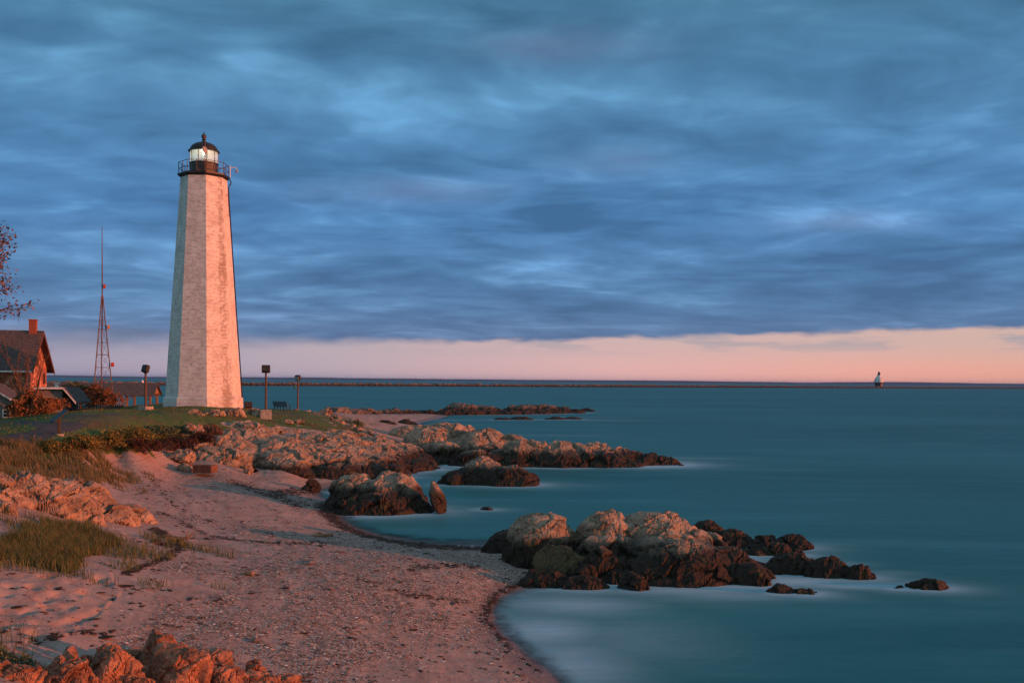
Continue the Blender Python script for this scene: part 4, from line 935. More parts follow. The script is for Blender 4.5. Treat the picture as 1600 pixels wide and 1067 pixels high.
# lower wing coming forward from the front wall
WX0, WX1, WE, WR, WD = -9.3, -2.6, 3.6, 6.35, 3.2
MB().prism([(WX0, 0, -1), (WX1, 0, -1), (WX1, 0, WE), ((WX0 + WX1) / 2, 0, WR), (WX0, 0, WE)], (0, -WD, 0)).build('wing', M['stone_grey'], house)
mid = (WX0 + WX1) / 2; rf2 = MB(); tr_ = MB()
for s in (-1, 1):
    e = Vector((mid + s * ((WX1 - WX0) / 2 + .35), -WD - .4, WE - .28)); rd = Vector((mid, -WD - .4, WR + .02)); u_ = Vector((0, 0, .14))
    rf2.prism([e, rd, rd + u_, e + u_], (0, WD + 2.6, 0)); tr_.prism([e + Vector((0, -.005, -.06)), rd + Vector((0, -.005, -.06)), rd + Vector((0, -.005, .15)), e + Vector((0, -.005, .15))], (0, -.06, 0))
wr_ = rf2.build('wing_roof', M['shingle'], house); tr_.build('rake_trim', M['white'], wr_)
for k, t in ((0, .35), (1, .35)):
    pc = Vector((mid + (WX1 - mid) * (.30), -1.6 + 1.3 * k, WR - (WR - WE) * .30 + .19)); sl_a = math.atan2(WR - WE, WX1 - mid)
    MB().box(pc, (1.0, .7, .08), Matrix.Rotation(sl_a, 3, 'Y')).build('skylight', M['glassdark'], wr_)
window((WX1 - 1.0, -WD, 2.3), (0, -1, 0), .9, 1.5, house, 'glassdark')
MB().tube([(WX1 + .12, -WD + .3, 3.3), (WX1 + .12, -WD + .3, -.5)], .07, 8).build('downpipe', M['white'], house)
# small outbuilding at the left edge
sp_ = atY(12, 650, 72)
shed = empty('stone_shed', (sp_.x, sp_.y, 3.1), 'low stone outbuilding with white gable trim at the left edge, left of the creeper', 'shed', R(12.5))
MB().prism([(-3.6, 0, -1), (.75, 0, -1), (.75, 0, 1.05), (-1.4, 0, 2.4), (-3.6, 0, 1.05)], (0, 4, 0)).build('wall', M['stone_grey'], shed)
r3 = MB(); t3 = MB()
for s in (-1, 1):
    e = Vector((-1.42 + s * 2.55, -.35, .88)); rd = Vector((-1.42, -.35, 2.46)); u_ = Vector((0, 0, .12)); r3.prism([e, rd, rd + u_, e + u_], (0, 4.6, 0))
    t3.prism([e + Vector((0, -.005, .02)), rd + Vector((0, -.005, .02)), rd + Vector((0, -.005, .15)), e + Vector((0, -.005, .15))], (0, -.05, 0))
r3 = r3.build('roof', M['shingle'], shed); t3.build('rake_trim', M['white'], r3); window((-.05, 0, .45), (0, -1, 0), .5, .55, shed)
# garage with a flat front edge and one sloping side
gp_ = atY(84, 640, 79)
gar = empty('garage', (gp_.x, gp_.y, 3.1), 'low grey garage with pale roof edge standing between the house and the hedge', 'garage', R(8))
gz_ = atY(84, 607.5, 79).z - 3.1
MB().box((-.35, 2, gz_ / 2 - .5), (2.0, 4, gz_ + .98)).build('wall', M['stone_grey'], gar)
gr = MB().box((-.3, 1.9, gz_ + .06), (2.2, 4.5, .12)); gr.prism([(.80, -.35, gz_ + .11), (1.75, -.35, gz_ - 1.05), (1.75, -.35, gz_ - 1.17), (.80, -.35, gz_ - .01)], (0, 4.5, 0)); gr = gr.build('roof', M['shingle'], gar)
gt = MB().box((-.3, -.38, gz_ + .06), (2.22, .05, .15)); gt.prism([(.80, -.36, gz_ + .13), (1.78, -.36, gz_ - 1.05), (1.78, -.36, gz_ - 1.19), (.80, -.36, gz_ - .01)], (0, -.05, 0)); gt.build('roof_trim', M['white'], gr)
MB().lathe([(.16, 0), (.16, .25), (.24, .26), (.24, .33), (.02, .36)], 12, c=(-.2, 1.5, gz_ + .12)).build('roof_vent', M['white'], gr)

# ------------------------------------------------------------------ pavilion
pv_ = atY(238, 640, 108)
pav = empty('pavilion', (pv_.x, pv_.y, 2.6), 'open shingled picnic pavilion on timber posts with an orange-lit gable, beyond the hedge', 'pavilion', R(9))
pe = atY(238, 618, 108).z - 2.6; pr_ = atY(238, 600.5, 108).z - 2.6
PLn = 15.0; PW = 4.0
for i in range(7):
    x = -.25 - i * 2.4
    for y in (0.1, PW - .1):
        MB().box((x, y, pe / 2), (.2, .2, pe)).build('post', M['wood'], pav)
for y in (.1, PW - .1): MB().box((-PLn / 2 + .1, y, pe + .08), (PLn, .16, .18)).build('beam', M['wood'], pav)
for i in range(6):
    x = -.25 - i * 2.4; b_ = MB()
    b_.tube([(x, .1, pe - .62), (x - .75, .1, pe + .02)], .055, 5); b_.tube([(x - 2.4, .1, pe - .62), (x - 1.65, .1, pe + .02)], .055, 5); b_.build('brace', M['wood'], pav)
b_ = MB(); b_.tube([(-.25, .1, pe - .6), (-.25, .9, pe + .02)], .055, 5); b_.tube([(-.25, PW - .1, pe - .6), (-.25, PW - .9, pe + .02)], .055, 5); b_.build('brace', M['wood'], pav)
MB().prism([(.0, .0, pe + .19), (.0, PW, pe + .19), (.0, PW / 2, pr_ - .08)], (-.10, 0, 0)).build('gable_boarding', M['wood'], pav)
r4 = MB()
for s in (0, 1):
    e = Vector((.25, -.45 if s == 0 else PW + .45, pe - .08)); rd = Vector((.25, PW / 2, pr_)); u_ = Vector((0, 0, .1)); r4.prism([e, rd, rd + u_, e + u_], (-PLn - .5, 0, 0))
r4.build('roof', M['shingle'], pav)

# ------------------------------------------------------------------ floodlight poles
def floodpole(px, Y, pyb, pyt, hw, blk, rz, label, big=1.0, face=1, lit=False):
    gpt = ground(px, Y); base = atY(px, pyb, Y)
    o = empty('floodlight_pole', (gpt.x, gpt.y, base.z), label, 'floodlight', rz, 'floodlight poles round the lighthouse')
    hh = atY(px, pyt, Y).z - base.z; hb = .42 if blk else .12
    if blk: MB().box((0, 0, hb / 2 - .15), (.78, .78, hb + .3)).build('footing', M['concrete'], o, bevel=.02)
    MB().tube([(0, 0, hb - .02), (0, 0, hh - .55)], [.085, .07], 10).build('pole', M['rust'], o)
    tl = Matrix.Rotation(R(-20 * face), 3, 'X')
    MB().box((0, 0, hh - .28), (hw, .34, .55), tl, ).build('lamp_head', M['lamp_dark'], o, bevel=.05)
    pn = MB().box(Vector((0, 0, hh - .28)) + tl @ Vector((0, (.178 if face > 0 else -.178), 0)), (hw - .12, .02, .42), tl).build('lens', M['glassdark'] if not lit else M['glasspale'], o)
    MB().box((0, 0, hh - .58), (.14, .14, .14)).build('bracket', M['lamp_dark'], o)
    return o
M['glasspale'] = simple('pale_lamp_glass', (.35, .42, .45), .08, 0, .1, 2, 0, None, .8)
floodpole(227.5, 72, 644, 570, .52, True, R(-25), 'floodlight on a dark pole in the lawn left of the lighthouse', face=1)
floodpole(415.5, 74, 649, 570.5, .62, True, R(12), 'floodlight on a rusty pole with square concrete footing right of the lighthouse', face=1)
floodpole(465.5, 100, 641, 586, .60, False, R(-28), 'floodlight with pale lens facing the viewer, on the thinnest pole beyond the bench', face=-1, lit=True)

# ------------------------------------------------------------------ bench
bp = ground(441, 92)
bn = empty('park_bench', (bp.x, bp.y, atY(441, 643.5, 92).z), 'dark slatted park bench facing the sea beside the lighthouse', 'bench', R(158))
s_ = MB()
for i in range(5): s_.box((0, -.22 + i * .11, .45), (1.5, .085, .035))
s_.build('seat', M['bench'], bn)
s_ = MB()
for i in range(5): s_.box((0, .30 + i * .03, .56 + i * .095), (1.5, .03, .075))
s_.build('backrest', M['bench'], bn)
for sx in (-.68, 0, .68):
    for yy, zz in ((-.24, .43), (.26, .43)):
        MB().box((sx, yy, zz / 2), (.06, .06, zz)).build('leg', M['metal_black'], bn)
for sx in (-.70, .70): MB().tube([(sx, .34, .68), (sx, 0, .70), (sx, -.22, .66), (sx, -.27, .45)], .025, 6).build('armrest', M['metal_black'], bn)

# ------------------------------------------------------------------ marker stone
ms = atY(503, 649.5, 95)
V, Fc = lump((0, 0, 0), .82, .5, .72, sub=5, seed=210, fs=.7, amp=.25, flat=.12, planes=9)
V[:, 0] += np.where(V[:, 2] > 0, V[:, 2] * .30, 0)
mk = npmesh('marker_stone', V, Fc, M['rock_dry'], None, False, None, (ms.x, ms.y, ms.z))
tag(mk, 'pale rough boulder with an orange-lit flat face at the lawn edge', 'marker stone')
MB().box((0, 0, 0), (.03, .5, .36)).build('plaque', M['rust'], mk, loc=(.86, -.1, .36)).rotation_euler = (0, R(-12), R(-25))

# ------------------------------------------------------------------ information sign
ib = at(92.5, 681, 3.47)
sg = empty('information_sign', ib, 'dark slanted information panel on two posts beside the asphalt path', 'sign', R(-50))
for sx in (-.13, .13): MB().box((sx, 0, .46), (.075, .075, .80)).build('post', M['metal_black'], sg)
MB().box((0, 0, .93), (.80, .86, .06), Matrix.Rotation(R(40), 3, 'X')).build('panel', M['metal_black'], sg, bevel=.01)
MB().box((0, 0, .02), (.46, .30, .17)).build('footing', M['concrete'], sg, bevel=.015)

# ------------------------------------------------------------------ fire box, driftwood
fp = at(318, 737, 1.18)
fx = empty('fire_box', (fp.x, fp.y + .3, 1.12), 'open square box of rusty brown concrete sitting on the sand below the headland ledge', 'fire box', R(-8))
fw = MB(); 
for c_, s3 in (((0, -.36, .21), (1.04, .12, .42)), ((0, .36, .19), (1.04, .12, .38)), ((-.46, 0, .20), (.12, .60, .40)), ((.46, 0, .20), (.12, .60, .40))): fw.box(c_, s3)
fw.build('wall', simple('stained_concrete', (.17, .085, .055), .9, 0, .4, 5, .4, (.09, .045, .03)), fx)
MB().box((0, 0, .1), (.78, .60, .12)).build('ash_bed', M['weedline'], fx)
dl = at(505, 840, .45)
lg = MB().tube([(-.38, -.10, .06), (-.15, 0, .09), (.1, -.02, .08), (.34, .05, .11)], [.035, .05, .055, .06], 7)
tag(lg.build('driftwood', M['wood'], None, True, (dl.x, dl.y, tz(dl.x, dl.y))), 'short driftwood log with an orange-lit sawn end lying on the shingle', 'driftwood')
dl = at(280, 846, 1.35)
lg = MB().tube([(-.3, 0, .03), (0, .04, .07), (.25, 0, .08), (.4, .06, .22)], [.03, .045, .04, .015], 7); lg.tube([(.2, 0, .08), (.27, -.05, .28)], [.03, .012], 6)
tag(lg.build('driftwood', M['wood'], None, True, (dl.x, dl.y, tz(dl.x, dl.y))), 'forked driftwood branch at the tip of the dark weed heap', 'driftwood')
dl = at(386, 905, 1.15); lg = MB().tube([(-.16, .04, .03), (0, 0, .06), (.12, -.02, .05), (.17, .06, .05)], [.03, .06, .05, .02], 7)
tag(lg.build('driftwood', M['wood'], None, True, (dl.x, dl.y, tz(dl.x, dl.y))), 'stubby pale driftwood lump alone on the smooth sand', 'driftwood')

# ------------------------------------------------------------------ breakwater, harbour light, buoy, far shore
def bwp(px):
    ivY = (10.4 - 5.0 * (px - 450) / 950) / (H * FPX); Y = 1 / ivY; d = ray(px, 597); return Vector((d[0] / d[1] * Y, Y, 0))
rg = np.random.RandomState(3)
B0, B1 = bwp(-150), bwp(1750); bl = (B1 - B0).length; bd = (B1 - B0).normalized(); bq = Vector((-bd.y, bd.x, 0))
D, Fc = ico(1); Vs = []; Fs = []; b = 0
t = 0
core = [(-7, -.6), (-2.6, 2.3), (2.6, 2.3), (7, -.6)]
nst = 300; cv_ = []
for i in range(nst + 1):
    p = B0 + bd * (bl * i / nst)
    for o_, z_ in core: q = p + bq * o_; cv_.append((q.x, q.y, z_))
cf = [(i * 4 + k, i * 4 + k + 1, (i + 1) * 4 + k + 1, (i + 1) * 4 + k) for i in range(nst) for k in range(3)]
tri = []
for f4 in cf: tri += [(f4[0], f4[1], f4[2]), (f4[0], f4[2], f4[3])]
Vs.append(np.array(cv_)); Fs.append(np.array(tri)); b = len(cv_)
for i in range(3600):
    t = rg.uniform(0, bl); o_ = rg.uniform(-6, 4); top = 2.5 - max(0, abs(o_) - 2.2) * .62
    s = rg.uniform(.9, 2.2) * (1 if rg.rand() > .08 else 1.35)
    p = B0 + bd * t + bq * o_
    v = D * rg.uniform(.75, 1.1, size=(len(D), 1)) * np.array([s * 1.2, s, s * .62]); a = rg.uniform(0, 6.28); ca_, sa_ = math.cos(a), math.sin(a)
    v = np.stack([v[:, 0] * ca_ - v[:, 1] * sa_, v[:, 0] * sa_ + v[:, 1] * ca_, v[:, 2]], 1) + np.array([p.x, p.y, top])
    Vs.append(v); Fs.append(Fc + b); b += len(v)
V = np.concatenate(Vs); o_ = np.array(B0)
M['rubble'] = m_rock('breakwater_stone', (.22, .17, .14), (.09, .07, .06), (1.4, 2.6), (.035, .025, .02), .25)
tag(npmesh('breakwater', V - o_, np.concatenate(Fs), M['rubble'], None, False, None, tuple(o_)), 'long low breakwater of rough stones drawn across the sea below the horizon', 'breakwater')
bb = atY(222.5, 600, bwp(222.5).y)
tag(MB().lathe([(1.0, -1.5), (1.0, .8), (1.15, .85), (.05, 2.2)], 12, c=(0, 0, 0)).build('beacon', M['white'], None, False, (bb.x, bb.y, 2.6)), 'tiny white beacon standing on the breakwater above the pavilion roof', 'beacon')
gb_ = at(461, 607.2, 0); bu = MB().lathe([(.9, -.6), (.9, 1.4), (.55, 1.5), (.55, 2.6), (.05, 2.7)], 14)
tag(bu.build('buoy', simple('green_paint', (.02, .16, .07), .5), None, False, tuple(gb_)), 'small green can buoy on the water beside the farthest floodlight pole', 'buoy')
# caisson light
kY = bwp(1373).y + 12; kb = atY(1373, 604.5, kY); S = kY / FPX
M['harbour_white'] = simple('fresh_white_paint', (.88, .88, .86), .5, 0, .08, 1)
hl = empty('harbour_light', (kb.x, kb.y, 0), 'distant white cone-shaped lighthouse on a dark round base beyond the breakwater', 'lighthouse')
k_ = lambda py: atY(1373, py, kY).z
z0, z1, z2, z3, z4, z5, z6 = k_(603), k_(598), k_(597.2), k_(592), k_(586.2), k_(583.4), k_(580.6)
MB().lathe([(6.8, -2), (6.4, z1 - 1), (7.4, z1 - .3)], 20).build('caisson', M['metal_black'], hl)
MB().lathe([(9.6, z1 - .3), (9.8, z2), (9.4, z2 + .15)], 20).build('deck', M['drum'], hl)
MB().lathe([(7.6, z2 + .15), (7.2, z3 - .4), (7.8, z3), (6.0, z3 + .5), (4.6, z3 + 3.6), (2.9, z4)], 20).build('tower', M['harbour_white'], hl)
wb = MB()
for zz, r, nw in ((z2 + 2.6, 7.3, 8), (z3 + 2.2, 5.3, 6)):
    for i in range(nw):
        a = 2 * math.pi * i / nw - 1.9; wb = MB().box((r * math.cos(a), r * math.sin(a), zz), (1.0, 1.0, 1.9)); wb.build('window', M['lamp_dark'], hl)
MB().lathe([(3.2, z4), (3.2, z4 + .5), (2.2, z4 + .6), (2.2, z4 + 1.5)], 16).build('gallery', M['metal_black'], hl)
MB().lathe([(2.0, z4 + 1.5), (2.0, z5)], 12).build('lantern', M['glassdark'], hl)
MB().lathe([(2.5, z5), (1.8, z5 + 1.6), (.4, z6), (.1, z6 + 1.5)], 16).build('lantern_roof', M['metal_black'], hl)

hv = []; hf = []
rgx = np.linspace(-14000, 14000, 400)
nz = fbm(np.stack([rgx / 2300, rgx * 0, rgx * 0], 1), 5, 7)
for i, x in enumerate(rgx):
    hgt = 21 + 8 * nz[i] + (8 if -3000 < x < 3800 else 4) + 10 * math.exp(-((x - 5300) / 700) ** 2) + (9 if x > 4400 else 0)
    for dy_, zz in ((-160, -2), (0, hgt), (900, hgt * .9), (1800, -2)): hv.append((x, 13500 + dy_, zz))
for i in range(len(rgx) - 1):
    for k in range(3): hf.append((i * 4 + k, (i + 1) * 4 + k, (i + 1) * 4 + k + 1, i * 4 + k + 1))
M['woods'] = simple('far_woods', (.05, .055, .04), .95, 0, .3, .01)
tag(npmesh('hills', hv, hf, M['woods'], None, False), None, None, None, 'structure')

# ------------------------------------------------------------------ vegetation
def m_leaf(name, a, b, c3):
    m, g = material(name)
    r = g.attr('rnd'); pos = g.new('ShaderNodeNewGeometry').outputs['Position']
    cc = g.ramp(r, [(0, a), (.55, b), (1, c3)])
    cc = g.mix(g.step(g.noise(pos, 1.6, 3, .6), .4, .65, 0, .5), cc, tuple(x * .6 for x in a))
    g.put(g.b.inputs['Base Color'], cc); g.b.inputs['Roughness'].default_value = .7; g.b.inputs['Specular IOR Level'].default_value = .2
    return m
M['leaf_green'] = m_leaf('grey_green_leaf', (.050, .080, .040), (.10, .145, .07), (.19, .22, .11))
M['leaf_yellow'] = m_leaf('yellow_green_leaf', (.070, .070, .018), (.17, .145, .036), (.30, .22, .065))
M['leaf_red'] = m_leaf('dark_red_leaf', (.022, .012, .010), (.065, .030, .024), (.14, .06, .04))
M['leaf_orange'] = m_leaf('orange_twig', (.12, .055, .025), (.28, .125, .055), (.42, .21, .09))
M['leaf_brown'] = m_leaf('spring_leaf', (.08, .050, .038), (.17, .10, .07), (.28, .18, .11))
M['blade'] = m_leaf('grass_blade', (.050, .085, .028), (.10, .135, .05), (.22, .16, .08))
M['blade_dry'] = m_leaf('dry_grass_blade', (.06, .070, .028), (.14, .13, .06), (.27, .19, .10))
M['bark'] = simple('red_bark', (.20, .11, .07), .85, 0, .4, 10, .3)

def leaves(P, N, size, rng, aspect=.6):
    """one small bent leaf (two triangles) per point"""
    n = len(P); d = rng.normal(size=(n, 3)); d /= np.linalg.norm(d, axis=1)[:, None]; d = d + .5 * N; d /= np.linalg.norm(d, axis=1)[:, None]
    e = np.cross(d, rng.normal(size=(n, 3))); e /= np.linalg.norm(e, axis=1)[:, None]
    s = (size * rng.uniform(.6, 1.3, n))[:, None]
    V = np.stack([P - d * s, P + e * s * aspect + N * s * .15, P + d * s, P - e * s * aspect + N * s * .15], 1).reshape(-1, 3)
    F = np.arange(4 * n).reshape(n, 4)
    return V, F, np.repeat(rng.rand(n), 4)
def bush(name, label, cat, lobes, n, size, mat, seed, stems=14, group=None, shell=.55, stem_mat='bark'):
    """lobes: list of (centre, rx, ry, rz) in world space; the first lobe gives the base"""
    rng = np.random.RandomState(seed); c0 = Vector(lobes[0][0]); o = empty(name, (c0.x, c0.y, c0.z - lobes[0][3] * .5), label, cat, 0, group); b0 = np.array(o.location)
    vol = np.array([l[1] * l[2] * l[3] for l in lobes]) ** .75; vol /= vol.sum(); Ps = []; Ns = []
    for l, w in zip(lobes, vol):
        k = int(n * w * 1.6); d = rng.normal(size=(k, 3)); d /= np.linalg.norm(d, axis=1)[:, None]; d[:, 2] = np.where(d[:, 2] < -.35, -d[:, 2], d[:, 2])
        r = 1 - shell * rng.rand(k) ** 1.6
        lump_ = 1 + .22 * fbm(d * 2.3 + seed, 3, seed); rr_ = r * lump_
        P = np.array(l[0]) + d * rr_[:, None] * np.array(l[1:4])
        keep = fbm(P * (1.6 / max(.4, l[3])), 3, seed + 5) > -.28
        Ps.append(P[keep]); Ns.append(d[keep])
    P = np.concatenate(Ps)[:n]; N = np.concatenate(Ns)[:n]
    V, Fq, rd = leaves(P, N, size, rng)
    npmesh('foliage', V - b0, Fq, M[mat], o, False, dict(rnd=rd))
    if stems:
        mb = MB()
        for i in range(stems):
            l = lobes[rng.randint(len(lobes))]; l0 = lobes[0]; a = rng.uniform(0, 6.28); q = Vector((math.cos(a) * l0[1] * .08, math.sin(a) * l0[2] * .08, -.05))
            e = Vector(l[0]) - o.location + Vector((rng.normal() * l[1] * .35, rng.normal() * l[2] * .3, l[3] * rng.uniform(.5, .95)))
            mb.tube([q, (q + e) / 2 + Vector((rng.normal() * .08, rng.normal() * .08, .1 * l[3])), e], [.022 * max(.5, l[3]), .014 * max(.5, l[3]), .006], 4)
        mb.build('stem', M[stem_mat], o)
    return o
def gp(px, py):
    """ground point seen at a pixel"""
    Y = 12.0
    for _ in range(420):
        q = ground(px, Y)
        if proj(q)[1] < py: break
        Y *= 1.008
    return q
def lobe(px, py_base, py_top, wpx, dr=.8):
    q = gp(px, py_base); s = q.y / FPX; h_ = (py_base - py_top) * s
    return ((q.x, q.y + wpx * s * dr * .3, q.z + h_ * .36), wpx * s * .5, wpx * s * .5 * dr, h_ * .64)
for i, (x, yb, yt, w, mt, lb) in enumerate([
        (75, 708, 690, 60, 'leaf_yellow', 'yellow-green low bush nearest the information sign, first of the bank hedge'), (118, 710, 683, 66, 'leaf_yellow', 'yellow-green low bush right of the information sign on the bank'),
        (160, 706, 677, 66, 'leaf_yellow', 'yellow-green low bush in the middle of the bank above the dune grass'), (200, 700, 670, 66, 'leaf_yellow', 'olive rounded bush on the bank beside the grey-green one'),
        (243, 684, 668, 58, 'leaf_green', 'grey-green rounded bush at the crest of the bank'), (280, 683, 669, 44, 'leaf_green', 'small grey-green bush at the seaward end of the bank'),
        (222, 711, 684, 62, 'leaf_red', 'dark red bare bush below the grey-green rounded bush'), (272, 711, 684, 66, 'leaf_red', 'dark red bare bush above the small sunlit rocks'), (312, 704, 680, 44, 'leaf_red', 'dark red twiggy bush touching the end of the headland ledge'),
        (325, 688, 666, 42, 'leaf_brown', 'brown wispy brush standing between lawn and headland ledge'), (557, 669, 657, 22, 'leaf_green', 'small dark bush among the tumbled stones above the middle beach')]):
    l = lobe(x, yb, yt, w); l2 = lobe(x + w * .22, yb - 1, yt + 3, w * .6); l3 = lobe(x - w * .22, yb, yt + 4, w * .6)
    bush('low_bush', lb, 'bush', [l, l2, l3], 2600 if w > 30 else 800, .055, mt, 500 + i, 16, 'bushes along the bank')
# house surroundings
def lobeY(px, Y, pb, pt, w, dr=.7):
    b_ = atY(px, pb, Y); t_ = atY(px, pt, Y); s = Y / FPX; h_ = t_.z - b_.z
    return ((b_.x, Y, b_.z + h_ * .42), w * s * .5, w * s * .5 * dr, h_ * .58)
bush('creeper', 'tangled reddish creeper and yellow leaves heaped round the bare tree by the house', 'shrub', [lobeY(46, 70, 660, 612, 52), lobeY(28, 69.5, 660, 626, 36), lobeY(68, 70, 657, 622, 36), lobeY(52, 71, 640, 600, 36)], 7000, .075, 'leaf_orange', 601, 40)
bush('hedge', 'clipped orange-brown hedge running from the creeper towards the garage', 'hedge', [lobeY(x, 71 + (x - 72) * .09, 650 - (x - 72) * .28, 623, 15) for x in (72, 80, 88, 96, 103)], 3600, .06, 'leaf_orange', 602, 20)
bush('large_shrub', 'dark green rounded shrub behind the picket fence, next to the garage', 'shrub', [lobeY(114, 95, 641, 598, 44), lobeY(126, 94, 641, 600, 40)], 5200, .09, 'leaf_green', 603, 14)
bush('large_shrub', 'big orange-brown shrub behind the picket fence, hiding the mast foot', 'shrub', [lobeY(140, 93.5, 641, 601, 50), lobeY(160, 93, 641, 607, 46), lobeY(178, 92.5, 641, 614, 40), lobeY(190, 92, 641, 621, 24)], 9000, .085, 'leaf_orange', 604, 26)
fa, fb_ = atY(108, 642, 80.5), atY(194, 643, 81.5); fn = empty('picket_fence', (fa.x, fa.y, fa.z), 'dark picket fence along the foot of the big shrubs', 'fence')
d_ = fb_ - fa; L_ = d_.length; ang = math.atan2(d_.y, d_.x); Rz = Matrix.Rotation(ang, 3, 'Z'); pk = MB()
for i in range(int(L_ / .16)): pk.box(Rz @ Vector((i * .16, 0, .22)), (.09, .025, .60), Rz)
pk.build('picket', M['lamp_dark'], fn)
MB().box(Rz @ Vector((L_ / 2, .03, .36)), (L_, .03, .07), Rz).build('rail', M['lamp_dark'], fn)

def branch(mb, p, d, L0, r0, depth, rng, tips, spread=.55, up=.12):
    pts = [p]; q = p.copy(); dd_ = d.copy(); k = 4
    for i in range(k):
        dd_ = (dd_ + Vector((rng.normal() * .13, rng.normal() * .13, rng.normal() * .08 + up * .5))).normalized(); q = q + dd_ * (L0 / k); pts.append(q.copy())
    mb.tube(pts, [r0 * (1 - .55 * i / k) for i in range(k + 1)], 6 if depth > 1 else 4)
    if depth == 0: tips.append((q, dd_)); return
    for i in range(3 if depth > 1 else 4):
        t = pts[rng.randint(2, k + 1)]
        nd = (dd_ + Vector((rng.normal() * spread, rng.normal() * spread, rng.normal() * spread * .5 + up))).normalized()
        branch(mb, t, nd, L0 * rng.uniform(.55, .8), r0 * .5, depth - 1, rng, tips, spread, up)
rng = np.random.RandomState(12); tb = atY(46, 657, 70)
bt = empty('bare_tree', (tb.x, tb.y, tb.z), 'leafless reddish tree with forked stems standing in front of the house', 'tree')
mb = MB(); tips = []
for dx_, r_, L0 in ((-.28, .09, 2.6), (.02, .10, 2.7), (.16, .08, 2.5), (-.5, .06, 2.2)): branch(mb, Vector((dx_ * .4, 0, -.2)), Vector((dx_, rng.normal() * .15, 1)).normalized(), L0, r_, 3, rng, tips, .42, .22)
mb.build('trunk', M['bark'], bt)
P = np.array([np.array(t) - np.array(d) * rng.uniform(0, .3) + rng.normal(size=3) * .12 for t, d in tips for _ in range(4)])
V, Fq, rd = leaves(P, P * 0, .035, rng); npmesh('bud', V, Fq, M['leaf_orange'], bt, False, dict(rnd=rd))
# tree reaching in at the upper left
rng = np.random.RandomState(40); tb = Vector((-0.585 * 42, 42, 3.2))
tt = empty('tree', tb - Vector((0, 0, 0)), 'tree with sparse reddish spring leaves reaching in at the upper left edge', 'tree')
mb = MB(); tips = []
mb.tube([(0, 0, -.3), (.1, .1, 2.5), (.0, .1, 5), (.2, 0, 7.6), (.1, 0, 9.4)], [.28, .23, .19, .12, .05], 10)
for i in range(17):
    z_ = 3.6 + i * .36; a = i * 2.4
    branch(mb, Vector((.1, .05, z_)), Vector((math.cos(a), math.sin(a), .45)).normalized(), rng.uniform(1.5, 2.0), .07, 2, rng, tips, .45, .16)
for z_, x_ in ((6.0, .45), (6.5, .35), (7.0, .5), (7.6, .55), (7.9, .75), (8.4, .6)): branch(mb, Vector((.1, 0, z_)), Vector((1, rng.normal() * .2, x_ - .25)).normalized(), 1.9, .06, 2, rng, tips, .35, .10)
tt.scale = (1.06, 1, .86)
mb.build('trunk', M['bark'], tt)
P = np.concatenate([np.array(t)[None] - np.array(d)[None] * rng.uniform(0, 1.1, (30, 1)) + rng.normal(size=(30, 3)) * .16 for t, d in tips])
V, Fq, rd = leaves(P, P * 0 + [0, 0, -.6], .085, rng, .45); npmesh('crown', V, Fq, M['leaf_brown'], tt, False, dict(rnd=rd))

# near shrub in the lower left corner
q = at(18, 1058, 1.95)
bush('low_bush', 'small bright green leafy shrub in the lower left corner beside the rust-red rocks', 'bush', [((q.x, q.y, q.z + .12), .38, .3, .22), ((q.x - .35, q.y, q.z + .2), .3, .3, .35), ((q.x + .25, q.y + .1, q.z + .1), .22, .2, .16)], 2600, .022, 'leaf_green', 640, 26)

# grass: blades as thin bent strips
def blades(name, pts, hgt, wid, mat, lean, seed, label, cat):
    rng = np.random.RandomState(seed); n = len(pts); a = rng.uniform(0, 6.28, n); h_ = hgt * rng.uniform(.45, 1.15, n); w = wid * rng.uniform(.7, 1.3, n)
    t = np.stack([np.cos(a), np.sin(a), 0 * a], 1); l = np.stack([rng.normal(0, .28, n) + lean[0], rng.normal(0, .28, n) + lean[1], 0 * a], 1)
    m1 = pts + np.stack([l[:, 0] * h_ * .3, l[:, 1] * h_ * .3, h_ * .55], 1); m2 = pts + np.stack([l[:, 0] * h_, l[:, 1] * h_, h_ * .95], 1)
    tw = t * w[:, None] * .5
    V = np.stack([pts - tw, pts + tw, m1 + tw * .7, m1 - tw * .7, m2 + tw * .12, m2 - tw * .12], 1).reshape(-1, 3); k = np.arange(n)[:, None] * 6
    Fq = np.concatenate([k + [0, 1, 2, 3], k + [3, 2, 4, 5]])
    o = npmesh(name, V, Fq, M[mat], None, False, dict(rnd=np.repeat(rng.rand(n), 6)))
    return tag(o, label, cat, None, 'stuff')
VT = np.stack([gx, gy, gz2], 1); area = gy ** 2      # log-polar cells: area grows with distance squared
def scatter(mask, n, seed):
    rng = np.random.RandomState(seed); w = mask * area; w = w / w.sum(); i = rng.choice(len(w), n, p=w)
    P = VT[i].copy(); cell = gy[i] * 1.45 / NU; P[:, 0] += rng.uniform(-.5, .5, n) * cell; dyc = gy[i] * .0048; P[:, 1] += rng.uniform(-.5, .5, n) * dyc
    return P
gm1 = inpoly(wpx, wpy, [(-40, 700), (40, 704), (100, 696), (150, 700), (172, 726), (168, 748), (120, 752), (80, 772), (40, 752), (-40, 735)]).astype(float) * np.clip(.6 + .6 * wob, .1, 1)
blades('dune_grass', scatter(gm1, 19000, 1), .33, .02, 'blade_dry', (-.25, .1), 2, 'tawny dune grass leaning over the bank between lawn and cracked slabs', 'grass')
gm2 = inpoly(ppx + wob * 22, ppy + wob * 5, [(-60, 850), (30, 836), (70, 818), (110, 828), (150, 832), (188, 850), (150, 872), (95, 894), (30, 882), (-60, 876)]).astype(float) * np.clip(.85 + wob * .35, .3, 1)
gm2 = gm2 * np.clip(1.0 + 1.1 * wob2, .12, 1.4) + .10 * inpoly(wpx, wpy, [(-60, 835), (40, 815), (130, 815), (215, 845), (190, 885), (100, 905), (10, 892), (-60, 885)])
